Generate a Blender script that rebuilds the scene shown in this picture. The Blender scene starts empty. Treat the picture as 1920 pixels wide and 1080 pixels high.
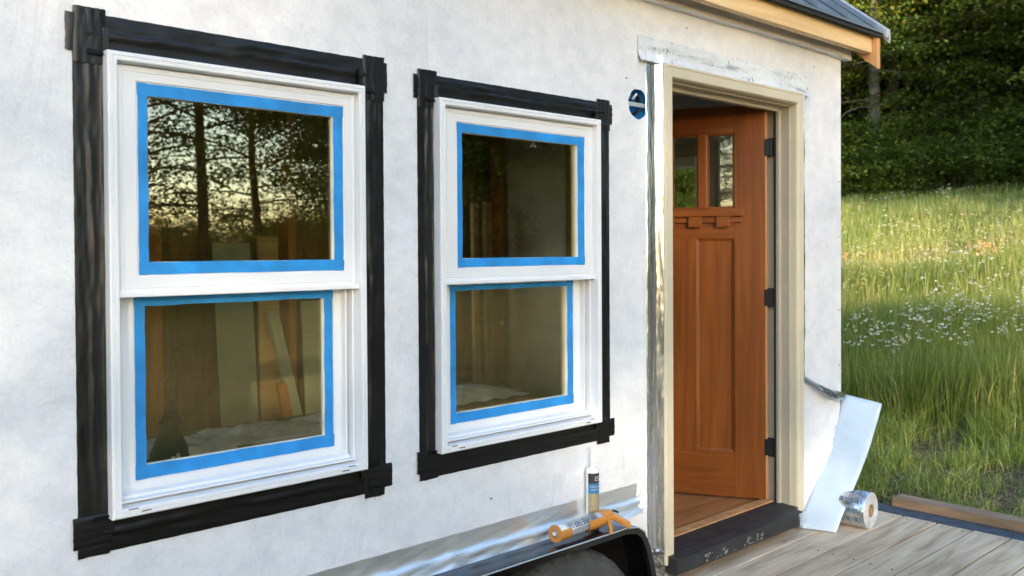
import bpy, bmesh, math, random
import numpy as np
from mathutils import Vector, Matrix
R = math.radians
random.seed(7); rng = np.random.default_rng(7)
S = bpy.context.scene
C = S.collection

# ------------------------------------------------------------------ camera
cam_d = bpy.data.cameras.new('camera'); cam = bpy.data.objects.new('camera', cam_d); C.objects.link(cam)
S.camera = cam
YAW, PIT, ROL, FPX, SY = 0.748647, 0.013890, -0.005816, 1689.64, -46.88
fw = Vector((math.sin(YAW)*math.cos(PIT), math.cos(YAW)*math.cos(PIT), -math.sin(PIT)))
rt = Vector((math.cos(YAW), -math.sin(YAW), 0)); up = rt.cross(fw)
r2 = rt*math.cos(ROL)+up*math.sin(ROL); u2 = up*math.cos(ROL)-rt*math.sin(ROL)
M = Matrix((r2, u2, -fw)).transposed().to_4x4(); M.translation = Vector((0, -2.15, 1.292))
cam.matrix_world = M
cam_d.sensor_width = 36; cam_d.lens = FPX/1920*36; cam_d.shift_y = SY/1920
cam_d.dof.use_dof = True; cam_d.dof.focus_distance = 2.9; cam_d.dof.aperture_fstop = 5.0
cam_d.clip_start = .05; cam_d.clip_end = 500
S.render.resolution_x = 1024; S.render.resolution_y = 576

# ------------------------------------------------------------------ world, sun, exposure
SUN_AZ, SUN_EL = 212.0, 12.0
W = bpy.data.worlds.new('World'); S.world = W; W.use_nodes = True
nt = W.node_tree; nt.nodes.clear()
sky = nt.nodes.new('ShaderNodeTexSky'); sky.sky_type = 'NISHITA'; sky.sun_disc = False
sky.sun_elevation = R(SUN_EL); sky.sun_rotation = R(SUN_AZ); sky.air_density = 1.0; sky.dust_density = 0.8; sky.ozone_density = 1.5
bg = nt.nodes.new('ShaderNodeBackground'); bg.inputs[1].default_value = .15
wo = nt.nodes.new('ShaderNodeOutputWorld'); nt.links.new(sky.outputs[0], bg.inputs[0]); nt.links.new(bg.outputs[0], wo.inputs[0])
sd = bpy.data.lights.new('sun', 'SUN'); sd.energy = 2.0; sd.angle = R(.8); sd.color = (1, .83, .62)
so = bpy.data.objects.new('sun', sd); C.objects.link(so)
sdir = Vector((math.sin(R(SUN_AZ))*math.cos(R(SUN_EL)), math.cos(R(SUN_AZ))*math.cos(R(SUN_EL)), math.sin(R(SUN_EL))))
so.rotation_euler = sdir.to_track_quat('Z', 'Y').to_euler(); so.location = (-3, -6, 6)
S.view_settings.view_transform = 'Standard'; S.view_settings.look = 'None'
S.view_settings.exposure = 2.35; S.view_settings.gamma = 1.0

# ------------------------------------------------------------------ material helpers
class NT:
    def __init__(s, name):
        s.m = bpy.data.materials.new(name); s.m.use_nodes = True
        s.t = s.m.node_tree; s.t.nodes.clear()
        s.out = s.t.nodes.new('ShaderNodeOutputMaterial')
        s.tc = s.t.nodes.new('ShaderNodeTexCoord')
    def n(s, typ, **kw):
        nd = s.t.nodes.new(typ)
        for k, v in kw.items():
            if k.startswith('i_'): nd.inputs[k[2:].replace('_', ' ')].default_value = v
            else: setattr(nd, k, v)
        return nd
    def l(s, a, b): s.t.links.new(a, b)
    def noise(s, scale=5, sc3=(1, 1, 1), detail=6, rough=.55, dist=0, loc=(0, 0, 0)):
        mp = s.n('ShaderNodeMapping'); mp.inputs['Scale'].default_value = sc3; mp.inputs['Location'].default_value = loc
        s.l(s.tc.outputs['Object'], mp.inputs[0])
        nz = s.n('ShaderNodeTexNoise'); nz.inputs['Scale'].default_value = scale; nz.inputs['Detail'].default_value = detail
        nz.inputs['Roughness'].default_value = rough; nz.inputs['Distortion'].default_value = dist
        s.l(mp.outputs[0], nz.inputs['Vector']); return nz.outputs['Fac']
    def ramp(s, fac, stops):
        r = s.n('ShaderNodeValToRGB'); cr = r.color_ramp
        while len(cr.elements) < len(stops): cr.elements.new(.5)
        for e, (p, c) in zip(cr.elements, stops):
            e.position = p; e.color = (*c, 1) if len(c) == 3 else c
        s.l(fac, r.inputs[0]); return r.outputs[0]
    def mix(s, a, b, fac, typ='MIX'):
        m = s.n('ShaderNodeMix', data_type='RGBA', blend_type=typ)
        for inp, v in ((6, a), (7, b), (0, fac)):
            if hasattr(v, 'links') or hasattr(v, 'is_linked'): s.l(v, m.inputs[inp])
            else: m.inputs[inp].default_value = (*v, 1) if isinstance(v, tuple) else v
        return m.outputs[2]
    def math(s, op, a, b=0.0):
        m = s.n('ShaderNodeMath', operation=op)
        for i, v in enumerate((a, b)):
            if hasattr(v, 'is_linked'): s.l(v, m.inputs[i])
            else: m.inputs[i].default_value = v
        return m.outputs[0]
    def bump(s, h, strength=.3, dist=.01, prev=None):
        b = s.n('ShaderNodeBump'); b.inputs['Strength'].default_value = strength; b.inputs['Distance'].default_value = dist
        s.l(h, b.inputs['Height'])
        if prev is not None: s.l(prev, b.inputs['Normal'])
        return b.outputs[0]
    def bsdf(s, color, rough=.5, metal=0, normal=None, spec=.5, coat=0):
        p = s.n('ShaderNodeBsdfPrincipled')
        for k, v in (('Base Color', color), ('Roughness', rough), ('Metallic', metal), ('Specular IOR Level', spec), ('Coat Weight', coat)):
            if hasattr(v, 'is_linked'): s.l(v, p.inputs[k])
            else: p.inputs[k].default_value = (*v, 1) if isinstance(v, tuple) else v
        if normal is not None: s.l(normal, p.inputs['Normal'])
        s.l(p.outputs[0], s.out.inputs[0]); return p

def simple(name, col, rough=.5, metal=0, var=.12, scale=8, sc3=(1, 1, 1), bump=.1, bs=60, bd=.002, spec=.5):
    m = NT(name); nz = m.noise(scale, sc3)
    lo = tuple(c*(1-var) for c in col); hi = tuple(min(1, c*(1+var)) for c in col)
    c = m.ramp(nz, [(.3, lo), (.7, hi)])
    nrm = m.bump(m.noise(bs), bump, bd) if bump else None
    m.bsdf(c, rough, metal, nrm, spec); return m.m

def mk_wrap():
    m = NT('house_wrap')
    a = m.noise(2.2, (1, 1, 1), 8, .62, .5); b = m.noise(14, (1, 1, 1.3), 6, .6); f = m.noise(90, (1, 1, 1), 3)
    c = m.ramp(a, [(.25, (.71, .72, .74)), (.5, (.80, .80, .81)), (.75, (.85, .85, .85))])
    c = m.mix(c, m.ramp(b, [(.35, (.88, .885, .90)), (.6, (1, 1, 1))]), .8, 'MULTIPLY')
    fb = m.noise(75, (1, 1, 1), 5, .75, 1.5); c = m.mix(c, m.ramp(fb, [(.36, (.86, .865, .88)), (.55, (1, 1, 1))]), .7, 'MULTIPLY')
    spk = m.noise(30, (1, 1, 1), 2, loc=(3, 1, 7))
    c = m.mix(c, m.ramp(spk, [(.22, (.6, .6, .62)), (.30, (1, 1, 1))]), .5, 'MULTIPLY')
    w = m.noise(3.2, (1, 1, .55), 4, .5, 1.0); n1 = m.bump(w, .45, .045)
    w2 = m.noise(18, (1, 1, .7), 5, .6, .6); n2 = m.bump(w2, .30, .008, n1); n3 = m.bump(f, .25, .0015, n2)
    m.bsdf(c, m.ramp(b, [(.3, (.42,)*3), (.7, (.62,)*3)]), 0, n3, .35); return m.m
def mk_black():
    m = NT('black_flashing_tape')
    a = m.noise(5, (1, 1, 1), 6, .6); s_ = m.noise(30, (.25, 1, 7), 5, .7); f = m.noise(130)
    c = m.ramp(s_, [(.35, (.004, .004, .004)), (.62, (.008, .0075, .007)), (.8, (.018, .016, .013))])
    n1 = m.bump(m.noise(6, (1, 1, 1), 3, .45, .8), .22, .014); n2 = m.bump(s_, .12, .003, n1); n3 = m.bump(f, .12, .0008, n2)
    m.bsdf(c, m.ramp(a, [(.3, (.30,)*3), (.7, (.46,)*3)]), 0, n3, .42); return m.m
def mk_foil(name, sc=(1, 1, .25), tint=(.80, .80, .79), printed=False):
    m = NT(name)
    a = m.noise(16, sc, 5, .55, .8); b = m.noise(60, sc, 4, .6)
    c = m.ramp(m.noise(7, sc, 6, .7), [(.32, tuple(x*(.82 if (printed or sc[0] < .5) else .45) for x in tint)), (.60, tint)])
    if printed:
        st_ = m.noise(15, (9, 1, 1.6), 3, .6); pa = m.noise(5, (1.2, 1, 5), 3, .5, .6)
        c = m.mix(c, (.07, .075, .08), m.ramp(m.math('MULTIPLY', m.ramp(st_, [(.56, (0,)*3), (.62, (1,)*3)]), m.ramp(pa, [(.50, (0,)*3), (.56, (1,)*3)])), [(.3, (0,)*3), (.8, (.85,)*3)]))
        c = m.mix(c, (.30, .29, .27), m.ramp(m.noise(4, (1, 1, 8), 4, .6, .3, (2, 0, 3)), [(.56, (0,)*3), (.66, (.6,)*3)]))
    n1 = m.bump(a, .32, .010); n2 = m.bump(b, .35, .002, n1)
    m.bsdf(c, m.ramp(b, [(.3, (.38,)*3), (.7, (.55,)*3)]) if printed else m.ramp(b, [(.3, (.13,)*3), (.7, (.28,)*3)] if sc[0] > .5 else [(.3, (.26,)*3), (.7, (.42,)*3)]), .35 if printed else .93 if sc[0] > .5 else .82, n2); return m.m
def mk_wood(name, lo, mid, hi, sc=(1, 14, 14), scale=3, rough=.6, bump=.25, knots=False, per_board=None):
    m = NT(name)
    a = m.noise(scale, sc, 8, .62, .6); b = m.noise(scale*.5, tuple(x*.4 for x in sc), 4)
    c = m.ramp(a, [(.28, lo), (.5, mid), (.72, hi)])
    c = m.mix(c, m.ramp(b, [(.3, (.78, .78, .78)), (.7, (1.0, 1.0, 1.0))]), .8, 'MULTIPLY')
    if per_board:
        at = m.n('ShaderNodeAttribute', attribute_name='tone'); c = m.mix(c, at.outputs['Color'], per_board, 'MULTIPLY')
    if knots:
        k = m.noise(7, (.6, 1, 1), 2, .4, 0, (5, 2, 1)); c = m.mix(c, m.ramp(k, [(.20, (.30, .2, .13)), (.27, (1, 1, 1))]), .9, 'MULTIPLY')
    nb = m.bump(a, bump, .004); nb = m.bump(m.noise(scale*9, sc), bump*.7, .0015, nb)
    m.bsdf(c, rough, 0, nb, .4); return m.m
def mk_glass(name='window_glass', k=.13, tint=(.96, .95, .83)):
    m = NT(name)
    t = m.n('ShaderNodeBsdfTransparent'); t.inputs[0].default_value = (*tint, 1)
    g = m.n('ShaderNodeBsdfGlossy'); g.inputs['Roughness'].default_value = 0; g.inputs[0].default_value = (1, .93, .78, 1)  # sunset warmth put into the reflection colour
    pass
    lw = m.n('ShaderNodeLayerWeight'); lw.inputs[0].default_value = .35
    f = m.math('ADD', m.math('MULTIPLY', lw.outputs['Fresnel'], .55), k)
    mx = m.n('ShaderNodeMixShader'); m.l(f, mx.inputs[0]); m.l(t.outputs[0], mx.inputs[1]); m.l(g.outputs[0], mx.inputs[2])
    m.l(mx.outputs[0], m.out.inputs[0]); return m.m
def mk_leaf(name, trans=.35, gloss=.06):
    m = NT(name); at = m.n('ShaderNodeAttribute', attribute_name='tone')
    d = m.n('ShaderNodeBsdfDiffuse'); t = m.n('ShaderNodeBsdfTranslucent'); g = m.n('ShaderNodeBsdfGlossy'); g.inputs['Roughness'].default_value = .45
    m.l(at.outputs['Color'], d.inputs[0]); tt = m.mix(at.outputs['Color'], (1.0, 1.0, .45), 1.0, 'MULTIPLY'); m.l(tt, t.inputs[0])
    a = m.n('ShaderNodeMixShader'); a.inputs[0].default_value = trans; m.l(d.outputs[0], a.inputs[1]); m.l(t.outputs[0], a.inputs[2])
    b = m.n('ShaderNodeMixShader'); b.inputs[0].default_value = gloss; m.l(a.outputs[0], b.inputs[1]); m.l(g.outputs[0], b.inputs[2])
    m.l(b.outputs[0], m.out.inputs[0]); return m.m
def mk_ground():
    m = NT('meadow_soil')
    a = m.noise(.35, (1, 1, 1), 8, .65); b = m.noise(6, (1, 1, 1), 8, .7)
    c = m.ramp(a, [(.35, (.04, .045, .014)), (.6, (.06, .06, .022))])
    c = m.mix(c, m.ramp(b, [(.3, (.045, .03, .016)), (.55, (.12, .09, .045)), (.75, (.06, .065, .02))]), .55)
    m.bsdf(c, .9, 0, m.bump(b, .8, .03), .2); return m.m

MT = dict(
 wrap=mk_wrap(), black=mk_black(), foil=mk_foil('foil_tape', (2.2, 1, .13), (.80, .83, .87)), foilh=mk_foil('foil_tape_horizontal', (.25, 1, 1), (.93, .93, .92)), foilp=mk_foil('printed_foil_tape', (.8, 1, .8), (.93, .93, .92), True),
 vinyl=simple('white_vinyl', (.82, .82, .82), .38, var=.03, scale=3, bump=.05, bs=25),
 blue=simple('blue_masking_tape', (.020, .27, .66), .6, var=.22, scale=11, bump=.6, bs=130, bd=.0012),
 cream=simple('cream_trim_paint', (.62, .55, .40), .45, var=.05, scale=5, bump=.12, bs=40),
 taupe=simple('taupe_jamb_paint', (.44, .39, .30), .5, var=.05, scale=5, bump=.1, bs=40),
 pitch=simple('recess_shade_black', (.004, .004, .004), .95, var=.2, bump=.1, spec=.1),
 rubber=simple('black_rubber', (.014, .014, .015), .55, var=.3, scale=20, bump=.2),
 tyre=simple('tyre_rubber', (.065, .063, .058), .8, var=.35, scale=14, bump=.5, bs=40, bd=.004),
 fender=simple('gloss_black_steel', (.006, .006, .007), .16, var=.3, scale=4, bump=.04, bs=9, bd=.004, spec=.8),
 darkmetal=simple('black_hinge_metal', (.012, .012, .012), .4, .3, var=.2),
 steel=simple('painted_wheel_steel', (.09, .09, .095), .45, .4, var=.2),
 roof=simple('dark_grey_metal_roofing', (.17, .19, .20), .32, .6, var=.1, scale=3, bump=.08, bs=6, bd=.01),
 drip=simple('galvanised_drip_edge', (.62, .62, .58), .35, .6, var=.1),
 sill=simple('weathered_black_sill', (.022, .023, .024), .55, var=.5, scale=16, bump=.4, bs=30),
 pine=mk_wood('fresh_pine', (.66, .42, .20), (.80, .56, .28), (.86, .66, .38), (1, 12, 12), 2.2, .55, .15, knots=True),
 pined=mk_wood('cut_pine', (.50, .22, .08), (.60, .30, .12), (.70, .42, .20), (12, 12, 1), 2, .6, .15),
 fir=mk_wood('stained_fir_vertical', (.16, .042, .006), (.235, .064, .009), (.30, .092, .016), (16, 16, .9), 2.0, .38, .10),
 firh=mk_wood('stained_fir_horizontal', (.16, .042, .006), (.235, .064, .009), (.30, .092, .016), (1.2, 1.2, 16), 2.0, .38, .10),
 floor=mk_wood('oak_floor', (.28, .11, .035), (.42, .18, .06), (.54, .26, .10), (1, 10, 10), 2.4, .35, .1),
 deck=mk_wood('weathered_deck_wood', (.38, .28, .185), (.62, .51, .37), (.78, .68, .53), (1, 9, 9), 2.6, .75, .55, knots=True, per_board=.9),
 lumber=mk_wood('brown_lumber', (.16, .10, .06), (.27, .18, .11), (.36, .26, .17), (9, 1, 9), 2.6, .75, .4),
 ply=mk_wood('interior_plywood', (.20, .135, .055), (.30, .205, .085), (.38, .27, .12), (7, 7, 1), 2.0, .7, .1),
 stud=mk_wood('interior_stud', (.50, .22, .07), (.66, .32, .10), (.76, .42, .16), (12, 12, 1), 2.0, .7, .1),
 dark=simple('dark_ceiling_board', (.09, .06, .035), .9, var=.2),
 green=simple('green_backing_board', (.52, .55, .40), .8, var=.1, bump=.1),
 bag=simple('dark_green_fabric', (.006, .028, .006), .9, var=.3, bump=.5, bs=80),
 white=simple('white_plastic', (.80, .80, .78), .35, var=.03, bump=.03),
 film=simple('pale_blue_release_film', (.46, .555, .64), .40, var=.12, scale=5, bump=.35, bs=9, bd=.008),
 poly=simple('clear_plastic_sheeting', (.80, .84, .90), .25, var=.25, scale=12, bump=.7, bs=18, bd=.01),
 orange=simple('orange_plastic', (.60, .245, .045), .45, var=.08, scale=30, bump=.08),
 card=simple('brown_cardboard', (.20, .125, .065), .8, var=.1),
 bluebox=simple('blue_junction_box', (.03, .22, .52), .4, var=.25, scale=40, bump=.2),
 label=simple('silver_label', (.48, .50, .52), .4, .2, var=.15, scale=40),
 ink=simple('dark_ink', (.03, .035, .045), .5, var=.2),
 inkg=simple('blue_grey_ink', (.10, .15, .20), .4, var=.4, scale=60),
 inkb=simple('blue_ink', (.03, .20, .42), .5, var=.2),
 tan=simple('tan_label_print', (.36, .29, .16), .5, var=.3, scale=90),
 stain=simple('whitish_scuff', (.20, .20, .185), .8, var=.4, scale=60, bump=.4),
 felt=simple('blue_grey_rubber_strip', (.035, .05, .068), .75, var=.5, scale=30, bump=.7, bs=70, bd=.004),
 bark=simple('grey_bark', (.10, .09, .08), .9, var=.45, scale=7, sc3=(3, 3, .6), bump=.9, bs=12, bd=.05),
 barkd=simple('dark_bark', (.035, .026, .018), .9, var=.45, scale=7, sc3=(3, 3, .6), bump=.9, bs=12, bd=.05),
 leaf=mk_leaf('foliage'), grass=mk_leaf('grass_blades', .4, .05), flower=mk_leaf('petals', .25, .02),
 glass=mk_glass(), dglass=mk_glass('door_glass', .04, (.93, .95, .90)), ground=mk_ground())

# ------------------------------------------------------------------ mesh helpers
def offset_of(o):
    v = Vector(o.get('_off', (0, 0, 0))) if o else Vector((0, 0, 0)); return v
def obj(name, bm, mat, parent=None, smooth=False, tag=None):
    """link one mesh object; verts are written in the frame of the root (world for roots with an offset)"""
    off = Vector(OFF.get(parent.name, (0, 0, 0))) if parent else Vector((0, 0, 0))
    if isinstance(bm, bmesh.types.BMesh):
        bmesh.ops.translate(bm, verts=bm.verts, vec=-off)
        bmesh.ops.recalc_face_normals(bm, faces=bm.faces)
        me = bpy.data.meshes.new(name); bm.to_mesh(me); bm.free()
    else: me = bm
    if smooth: me.polygons.foreach_set('use_smooth', [True]*len(me.polygons))
    mats = mat if isinstance(mat, (list, tuple)) else [mat]
    for k in mats: me.materials.append(MT[k])
    o = bpy.data.objects.new(name, me); C.objects.link(o)
    if parent: o.parent = parent; OFF[o.name] = tuple(off)
    if tag: props(o, *tag)
    return o
OFF = {}
def props(o, label=None, cat=None, group=None, kind=None):
    for k, v in (('label', label), ('category', cat), ('group', group), ('kind', kind)):
        if v: o[k] = v
    return o
def thing(name, label, cat, loc=(0, 0, 0), rz=0, group=None, local=False):
    o = bpy.data.objects.new(name, None); C.objects.link(o); o.location = loc; o.rotation_euler = (0, 0, rz); o.empty_display_size = .1
    OFF[o.name] = (0, 0, 0) if local else tuple(loc)
    return props(o, label, cat, group)
def copy_tree(o, parent=None):
    c = o.copy(); C.objects.link(c)
    if parent: c.parent = parent
    for ch in [x for x in bpy.data.objects if x.parent == o]: copy_tree(ch, c)
    return c
def BM(): return bmesh.new()
def box(bm, x0, x1, y0, y1, z0, z1, bev=0, mi=0):
    vs = [bm.verts.new((x, y, z)) for x in (x0, x1) for y in (y0, y1) for z in (z0, z1)]
    fs = [bm.faces.new([vs[i] for i in q]) for q in ((0, 1, 3, 2), (4, 6, 7, 5), (0, 4, 5, 1), (2, 3, 7, 6), (0, 2, 6, 4), (1, 5, 7, 3))]
    for f in fs: f.material_index = mi
    if bev:
        es = {e for f in fs for e in f.edges}
        bmesh.ops.bevel(bm, geom=list(es), offset=bev, segments=2, affect='EDGES', profile=.6)
    return vs
def xbox(bm, M4, *a, **k):
    n0 = set(bm.verts); box(bm, *a, **k); nv = [v for v in bm.verts if v not in n0]
    bmesh.ops.transform(bm, matrix=M4, verts=nv)
def quad(bm, pts, mi=0):
    f = bm.faces.new([bm.verts.new(p) for p in pts]); f.material_index = mi; return f
def prism(bm, poly, axis, a, b, mi=0):
    """poly in the other two axes, extruded along axis from a to b"""
    def P(p, t):
        if axis == 'x': return (t, p[0], p[1])
        if axis == 'y': return (p[0], t, p[1])
        return (p[0], p[1], t)
    A = [bm.verts.new(P(p, a)) for p in poly]; B = [bm.verts.new(P(p, b)) for p in poly]; n = len(poly)
    fs = [bm.faces.new(A), bm.faces.new(B[::-1])]
    for i in range(n): fs.append(bm.faces.new([A[i], B[i], B[(i+1) % n], A[(i+1) % n]]))
    for f in fs: f.material_index = mi
def tube(bm, pts, rad, n=10, cap=True, mi=0):
    rings = []
    for i, p in enumerate(pts):
        p = Vector(p); d = (Vector(pts[min(i+1, len(pts)-1)])-Vector(pts[max(i-1, 0)])).normalized()
        a = d.orthogonal().normalized() if i == 0 else (prev-d*prev.dot(d)).normalized(); prev = a
        b = d.cross(a); r = rad[i] if isinstance(rad, (list, tuple)) else rad
        rings.append([bm.verts.new(p+(a*math.cos(2*math.pi*k/n)+b*math.sin(2*math.pi*k/n))*r) for k in range(n)])
    for i in range(len(rings)-1):
        for k in range(n):
            f = bm.faces.new([rings[i][k], rings[i][(k+1) % n], rings[i+1][(k+1) % n], rings[i+1][k]]); f.material_index = mi
    if cap:
        bm.faces.new(rings[0][::-1]).material_index = mi; bm.faces.new(rings[-1]).material_index = mi
def ring(bm, rect, prof, mi=0):
    """mitred picture-frame sweep in the xz plane: prof = [(inset or (l,r,t,b), y)]"""
    x0, x1, z0, z1 = rect; loops = []
    for ins, y in prof:
        l, r, t, b = ins if isinstance(ins, tuple) else (ins,)*4
        loops.append([bm.verts.new(p) for p in ((x0+l, y, z0+b), (x1-r, y, z0+b), (x1-r, y, z1-t), (x0+l, y, z1-t))])
    for a, b in zip(loops, loops[1:]):
        for k in range(4): bm.faces.new([a[k], a[(k+1) % 4], b[(k+1) % 4], b[k]]).material_index = mi
def grid(bm, nu, nv, fn, mi=0):
    V = [[bm.verts.new(fn(i/nu, j/nv)) for j in range(nv+1)] for i in range(nu+1)]
    for i in range(nu):
        for j in range(nv): bm.faces.new([V[i][j], V[i+1][j], V[i+1][j+1], V[i][j+1]]).material_index = mi
    return V
def wob(t, seed, f=1.0):
    return (math.sin(t*7.1*f+seed)+.6*math.sin(t*17.3*f+seed*2.3)+.35*math.sin(t*41.7*f+seed*1.7))/1.95

# ------------------------------------------------------------------ terrain
def hgt(x, y):
    x = np.asarray(x, float); y = np.asarray(y, float)
    k = 1/(1+np.exp(-(x-4.35)*5)); base = -.50+.44*k
    u = np.maximum(0, x-4.9+.0*y); ramp_ = .130*u*np.clip(u/3, .25, 1)
    rr = np.clip((y+26)/16, 0, 1); ramp_ = ramp_*rr*rr*(3-2*rr)
    und = .05*np.sin(x*.55+1)*np.cos(y*.43)+.03*np.sin(x*1.3+y*.9)
    return base+np.minimum(ramp_, 4.6)+und*np.clip((np.hypot(x-2, y)-4)/4, 0, 1)
def sheet_mesh(name, xs, ys, zf):
    X, Y = np.meshgrid(xs, ys, indexing='ij'); Z = zf(X, Y)
    V = np.stack([X, Y, Z], -1).reshape(-1, 3); nx, ny = len(xs), len(ys)
    I = np.arange(nx*ny).reshape(nx, ny)
    F = np.stack([I[:-1, :-1], I[1:, :-1], I[1:, 1:], I[:-1, 1:]], -1).reshape(-1, 4)
    return np_mesh(name, V, F)
def np_mesh(name, V, F, tone=None, tri=False):
    k = F.shape[1]; me = bpy.data.meshes.new(name)
    me.vertices.add(len(V)); me.vertices.foreach_set('co', V.astype(np.float32).ravel())
    me.loops.add(F.size); me.loops.foreach_set('vertex_index', F.astype(np.int32).ravel())
    me.polygons.add(len(F)); me.polygons.foreach_set('loop_start', np.arange(0, F.size, k, dtype=np.int32))
    if tone is not None:
        a = me.color_attributes.new('tone', 'FLOAT_COLOR', 'POINT')
        c = np.ones((len(V), 4), np.float32); c[:, :3] = tone; a.data.foreach_set('color', c.ravel())
    me.update(calc_edges=True); return me
xs = np.concatenate([np.linspace(-90, -8, 26), np.linspace(-7, 12, 77), np.linspace(13, 60, 48), np.linspace(64, 120, 12)])
ys = np.concatenate([np.linspace(-110, -14, 30), np.linspace(-13, 8, 80), np.linspace(9, 40, 32), np.linspace(44, 110, 14)])
g = obj('ground', sheet_mesh('ground', xs, ys, hgt), 'ground', None, True); props(g, kind='structure')

# ------------------------------------------------------------------ the house
H0 = Vector((1.1, 1.2, -.5))
house = thing('tiny_house', 'tiny house on a trailer wrapped in white house wrap with wooden entry door standing open', 'tiny house', H0)
W1 = dict(x0=.721, x1=1.411, z0=.683, z1=1.751, ut=(.7926, 1.3493, 1.2395, 1.689), ug=(.8165, 1.3185, 1.27, 1.659), lt=(.798, 1.3435, .748, 1.186), lg=(.824, 1.315, .782, 1.164))
W2 = dict(x0=1.674, x1=2.394, z0=.683, z1=1.750, ut=(1.7535, 2.328, 1.2405, 1.684), ug=(1.774, 2.293, 1.269, 1.655), lt=(1.762, 2.320, .751, 1.185), lg=(1.785, 2.290, .783, 1.167))
DX0, DX1, DZ0, DZ1 = 2.80, 3.76, .02, 1.985
WT = .13; XL, XR, YB = -2.4, 4.21, 2.52; ZB, ZT = .02, 2.36
HC, HR = (2.645, 1.836), .056
def wall_grid(bm, x0, x1, z0, z1, holes, y, circ=None):
    xs = sorted({x0, x1, *[h[0] for h in holes], *[h[1] for h in holes], *([circ[0]-.09, circ[0]+.09] if circ else [])})
    zs = sorted({z0, z1, *[h[2] for h in holes], *[h[3] for h in holes], *([circ[1]-.09, circ[1]+.09] if circ else [])})
    for a, b in zip(xs, xs[1:]):
        for c, d in zip(zs, zs[1:]):
            mx, mz = (a+b)/2, (c+d)/2
            if any(h[0] < mx < h[1] and h[2] < mz < h[3] for h in holes): continue
            if circ and abs(mx-circ[0]) < .05 and abs(mz-circ[1]) < .05:
                n = 32
                def sq(t):
                    cx, sz = math.cos(t), math.sin(t); m = max(abs(cx), abs(sz)); return ((a+b)/2+cx/m*(b-a)/2, y, (c+d)/2+sz/m*(d-c)/2)
                for k in range(n):
                    t0, t1 = 2*math.pi*(k+.5)/n+math.pi/4-math.pi/n, 2*math.pi*(k+1.5)/n+math.pi/4-math.pi/n
                    q = lambda t: (circ[0]+HR*math.cos(t)*(1+.04*math.sin(9*t)), y, circ[1]+HR*math.sin(t)*(1+.03*math.sin(7*t)))
                    quad(bm, [sq(t0), sq(t1), q(t1), q(t0)])
            else: quad(bm, [(a, y, c), (b, y, c), (b, y, d), (a, y, d)])
holes = [(w['x0']+.005, w['x1']-.005, w['z0']+.012, w['z1']-.012) for w in (W1, W2)]+[(DX0+.01, DX1+.0, DZ0-.01, DZ1-.01)]
b = BM(); wall_grid(b, XL, XR, ZB, ZT, holes, 0, HC)
br = BM()
for h in holes:
    x0, x1, z0, z1 = h
    for q in ([(x0, 0, z0), (x1, 0, z0), (x1, WT, z0), (x0, WT, z0)], [(x0, 0, z1), (x1, 0, z1), (x1, WT, z1), (x0, WT, z1)],
              [(x0, 0, z0), (x0, 0, z1), (x0, WT, z1), (x0, WT, z0)], [(x1, 0, z0), (x1, 0, z1), (x1, WT, z1), (x1, WT, z0)]): quad(br, q)
obj('rough_opening', br, 'ply', house)
quad(b, [(XR, 0, ZB), (XR, WT, ZB), (XR, WT, ZT), (XR, 0, ZT)]); quad(b, [(XL, 0, ZB), (XL, WT, ZB), (XL, WT, ZT), (XL, 0, ZT)]); quad(b, [(XL, 0, ZB), (XR, 0, ZB), (XR, WT, ZB), (XL, WT, ZB)])
obj('front_wall', b, 'wrap', house)
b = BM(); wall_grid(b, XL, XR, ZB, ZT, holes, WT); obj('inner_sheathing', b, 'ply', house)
# end walls, back wall, gables
EW = (.72, 1.32, 1.10, 1.80)      # opening y0,y1,z0,z1 in the right end wall
b = BM()
for x0, x1, op in ((XR-.10, XR-.002, EW), (XL+.002, XL+.10, (.5, 1.9, .7, 2.0))):  # the left wall's unseen opening is added to brighten the interior
    ysl = sorted({WT+.002, YB-.1, *((op[0], op[1]) if op else ())}); zsl = sorted({ZB, ZT, *((op[2], op[3]) if op else ())})
    for a, c in zip(ysl, ysl[1:]):
        for d, e in zip(zsl, zsl[1:]):
            if op and op[0] < (a+c)/2 < op[1] and op[2] < (d+e)/2 < op[3]: continue
            box(b, x0, x1, a, c, d, e)
    prism(b, [(0, ZT+.002), (YB, ZT+.002), (YB/2, ZT+1.02)], 'x', x0, x1)
obj('end_wall', b, 'wrap', house)
b = BM(); bh = [(-2.1, -1.0, .75, 1.95), (-.6, 1.1, .75, 1.95), (2.88, 3.62, .75, 1.95)]  # unseen openings added in the back wall to let light into the interior
xsl = sorted({XL, XR, *[h[0] for h in bh], *[h[1] for h in bh]})
for a, c in zip(xsl, xsl[1:]):
    for d, e in ((ZB, .75), (.75, 1.95), (1.95, ZT)):
        if not any(h[0] < (a+c)/2 < h[1] and d == .75 for h in bh): box(b, a, c, YB-.1, YB, d, e)
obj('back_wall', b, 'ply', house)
b = BM(); box(b, XL+.1, XR-.1, WT, YB-.1, .06, .118)
for i in range(1, 26): pass
obj('floor', b, 'floor', house)
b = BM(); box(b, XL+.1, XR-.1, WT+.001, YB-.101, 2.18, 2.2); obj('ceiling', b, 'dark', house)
b = BM(); box(b, XL, XR-.05, .03, .10, -.17, .018); box(b, XL, XR-.05, YB-.10, YB-.03, -.17, .018)
for x in (-2.2, -1, .2, 1.4, 3.6, 4.05): box(b, x, x+.06, .101, YB-.101, -.15, .017)
obj('trailer_chassis', b, 'fender', house)
# studs on the far wall
for x in (-.8, 1.2, 1.715, 2.475, 4.05):
    b = BM(); box(b, x, x+.045 if x > 1.8 else x+.06, 2.32, 2.418, .119, 2.179); obj('stud', b, 'stud', house)
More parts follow.
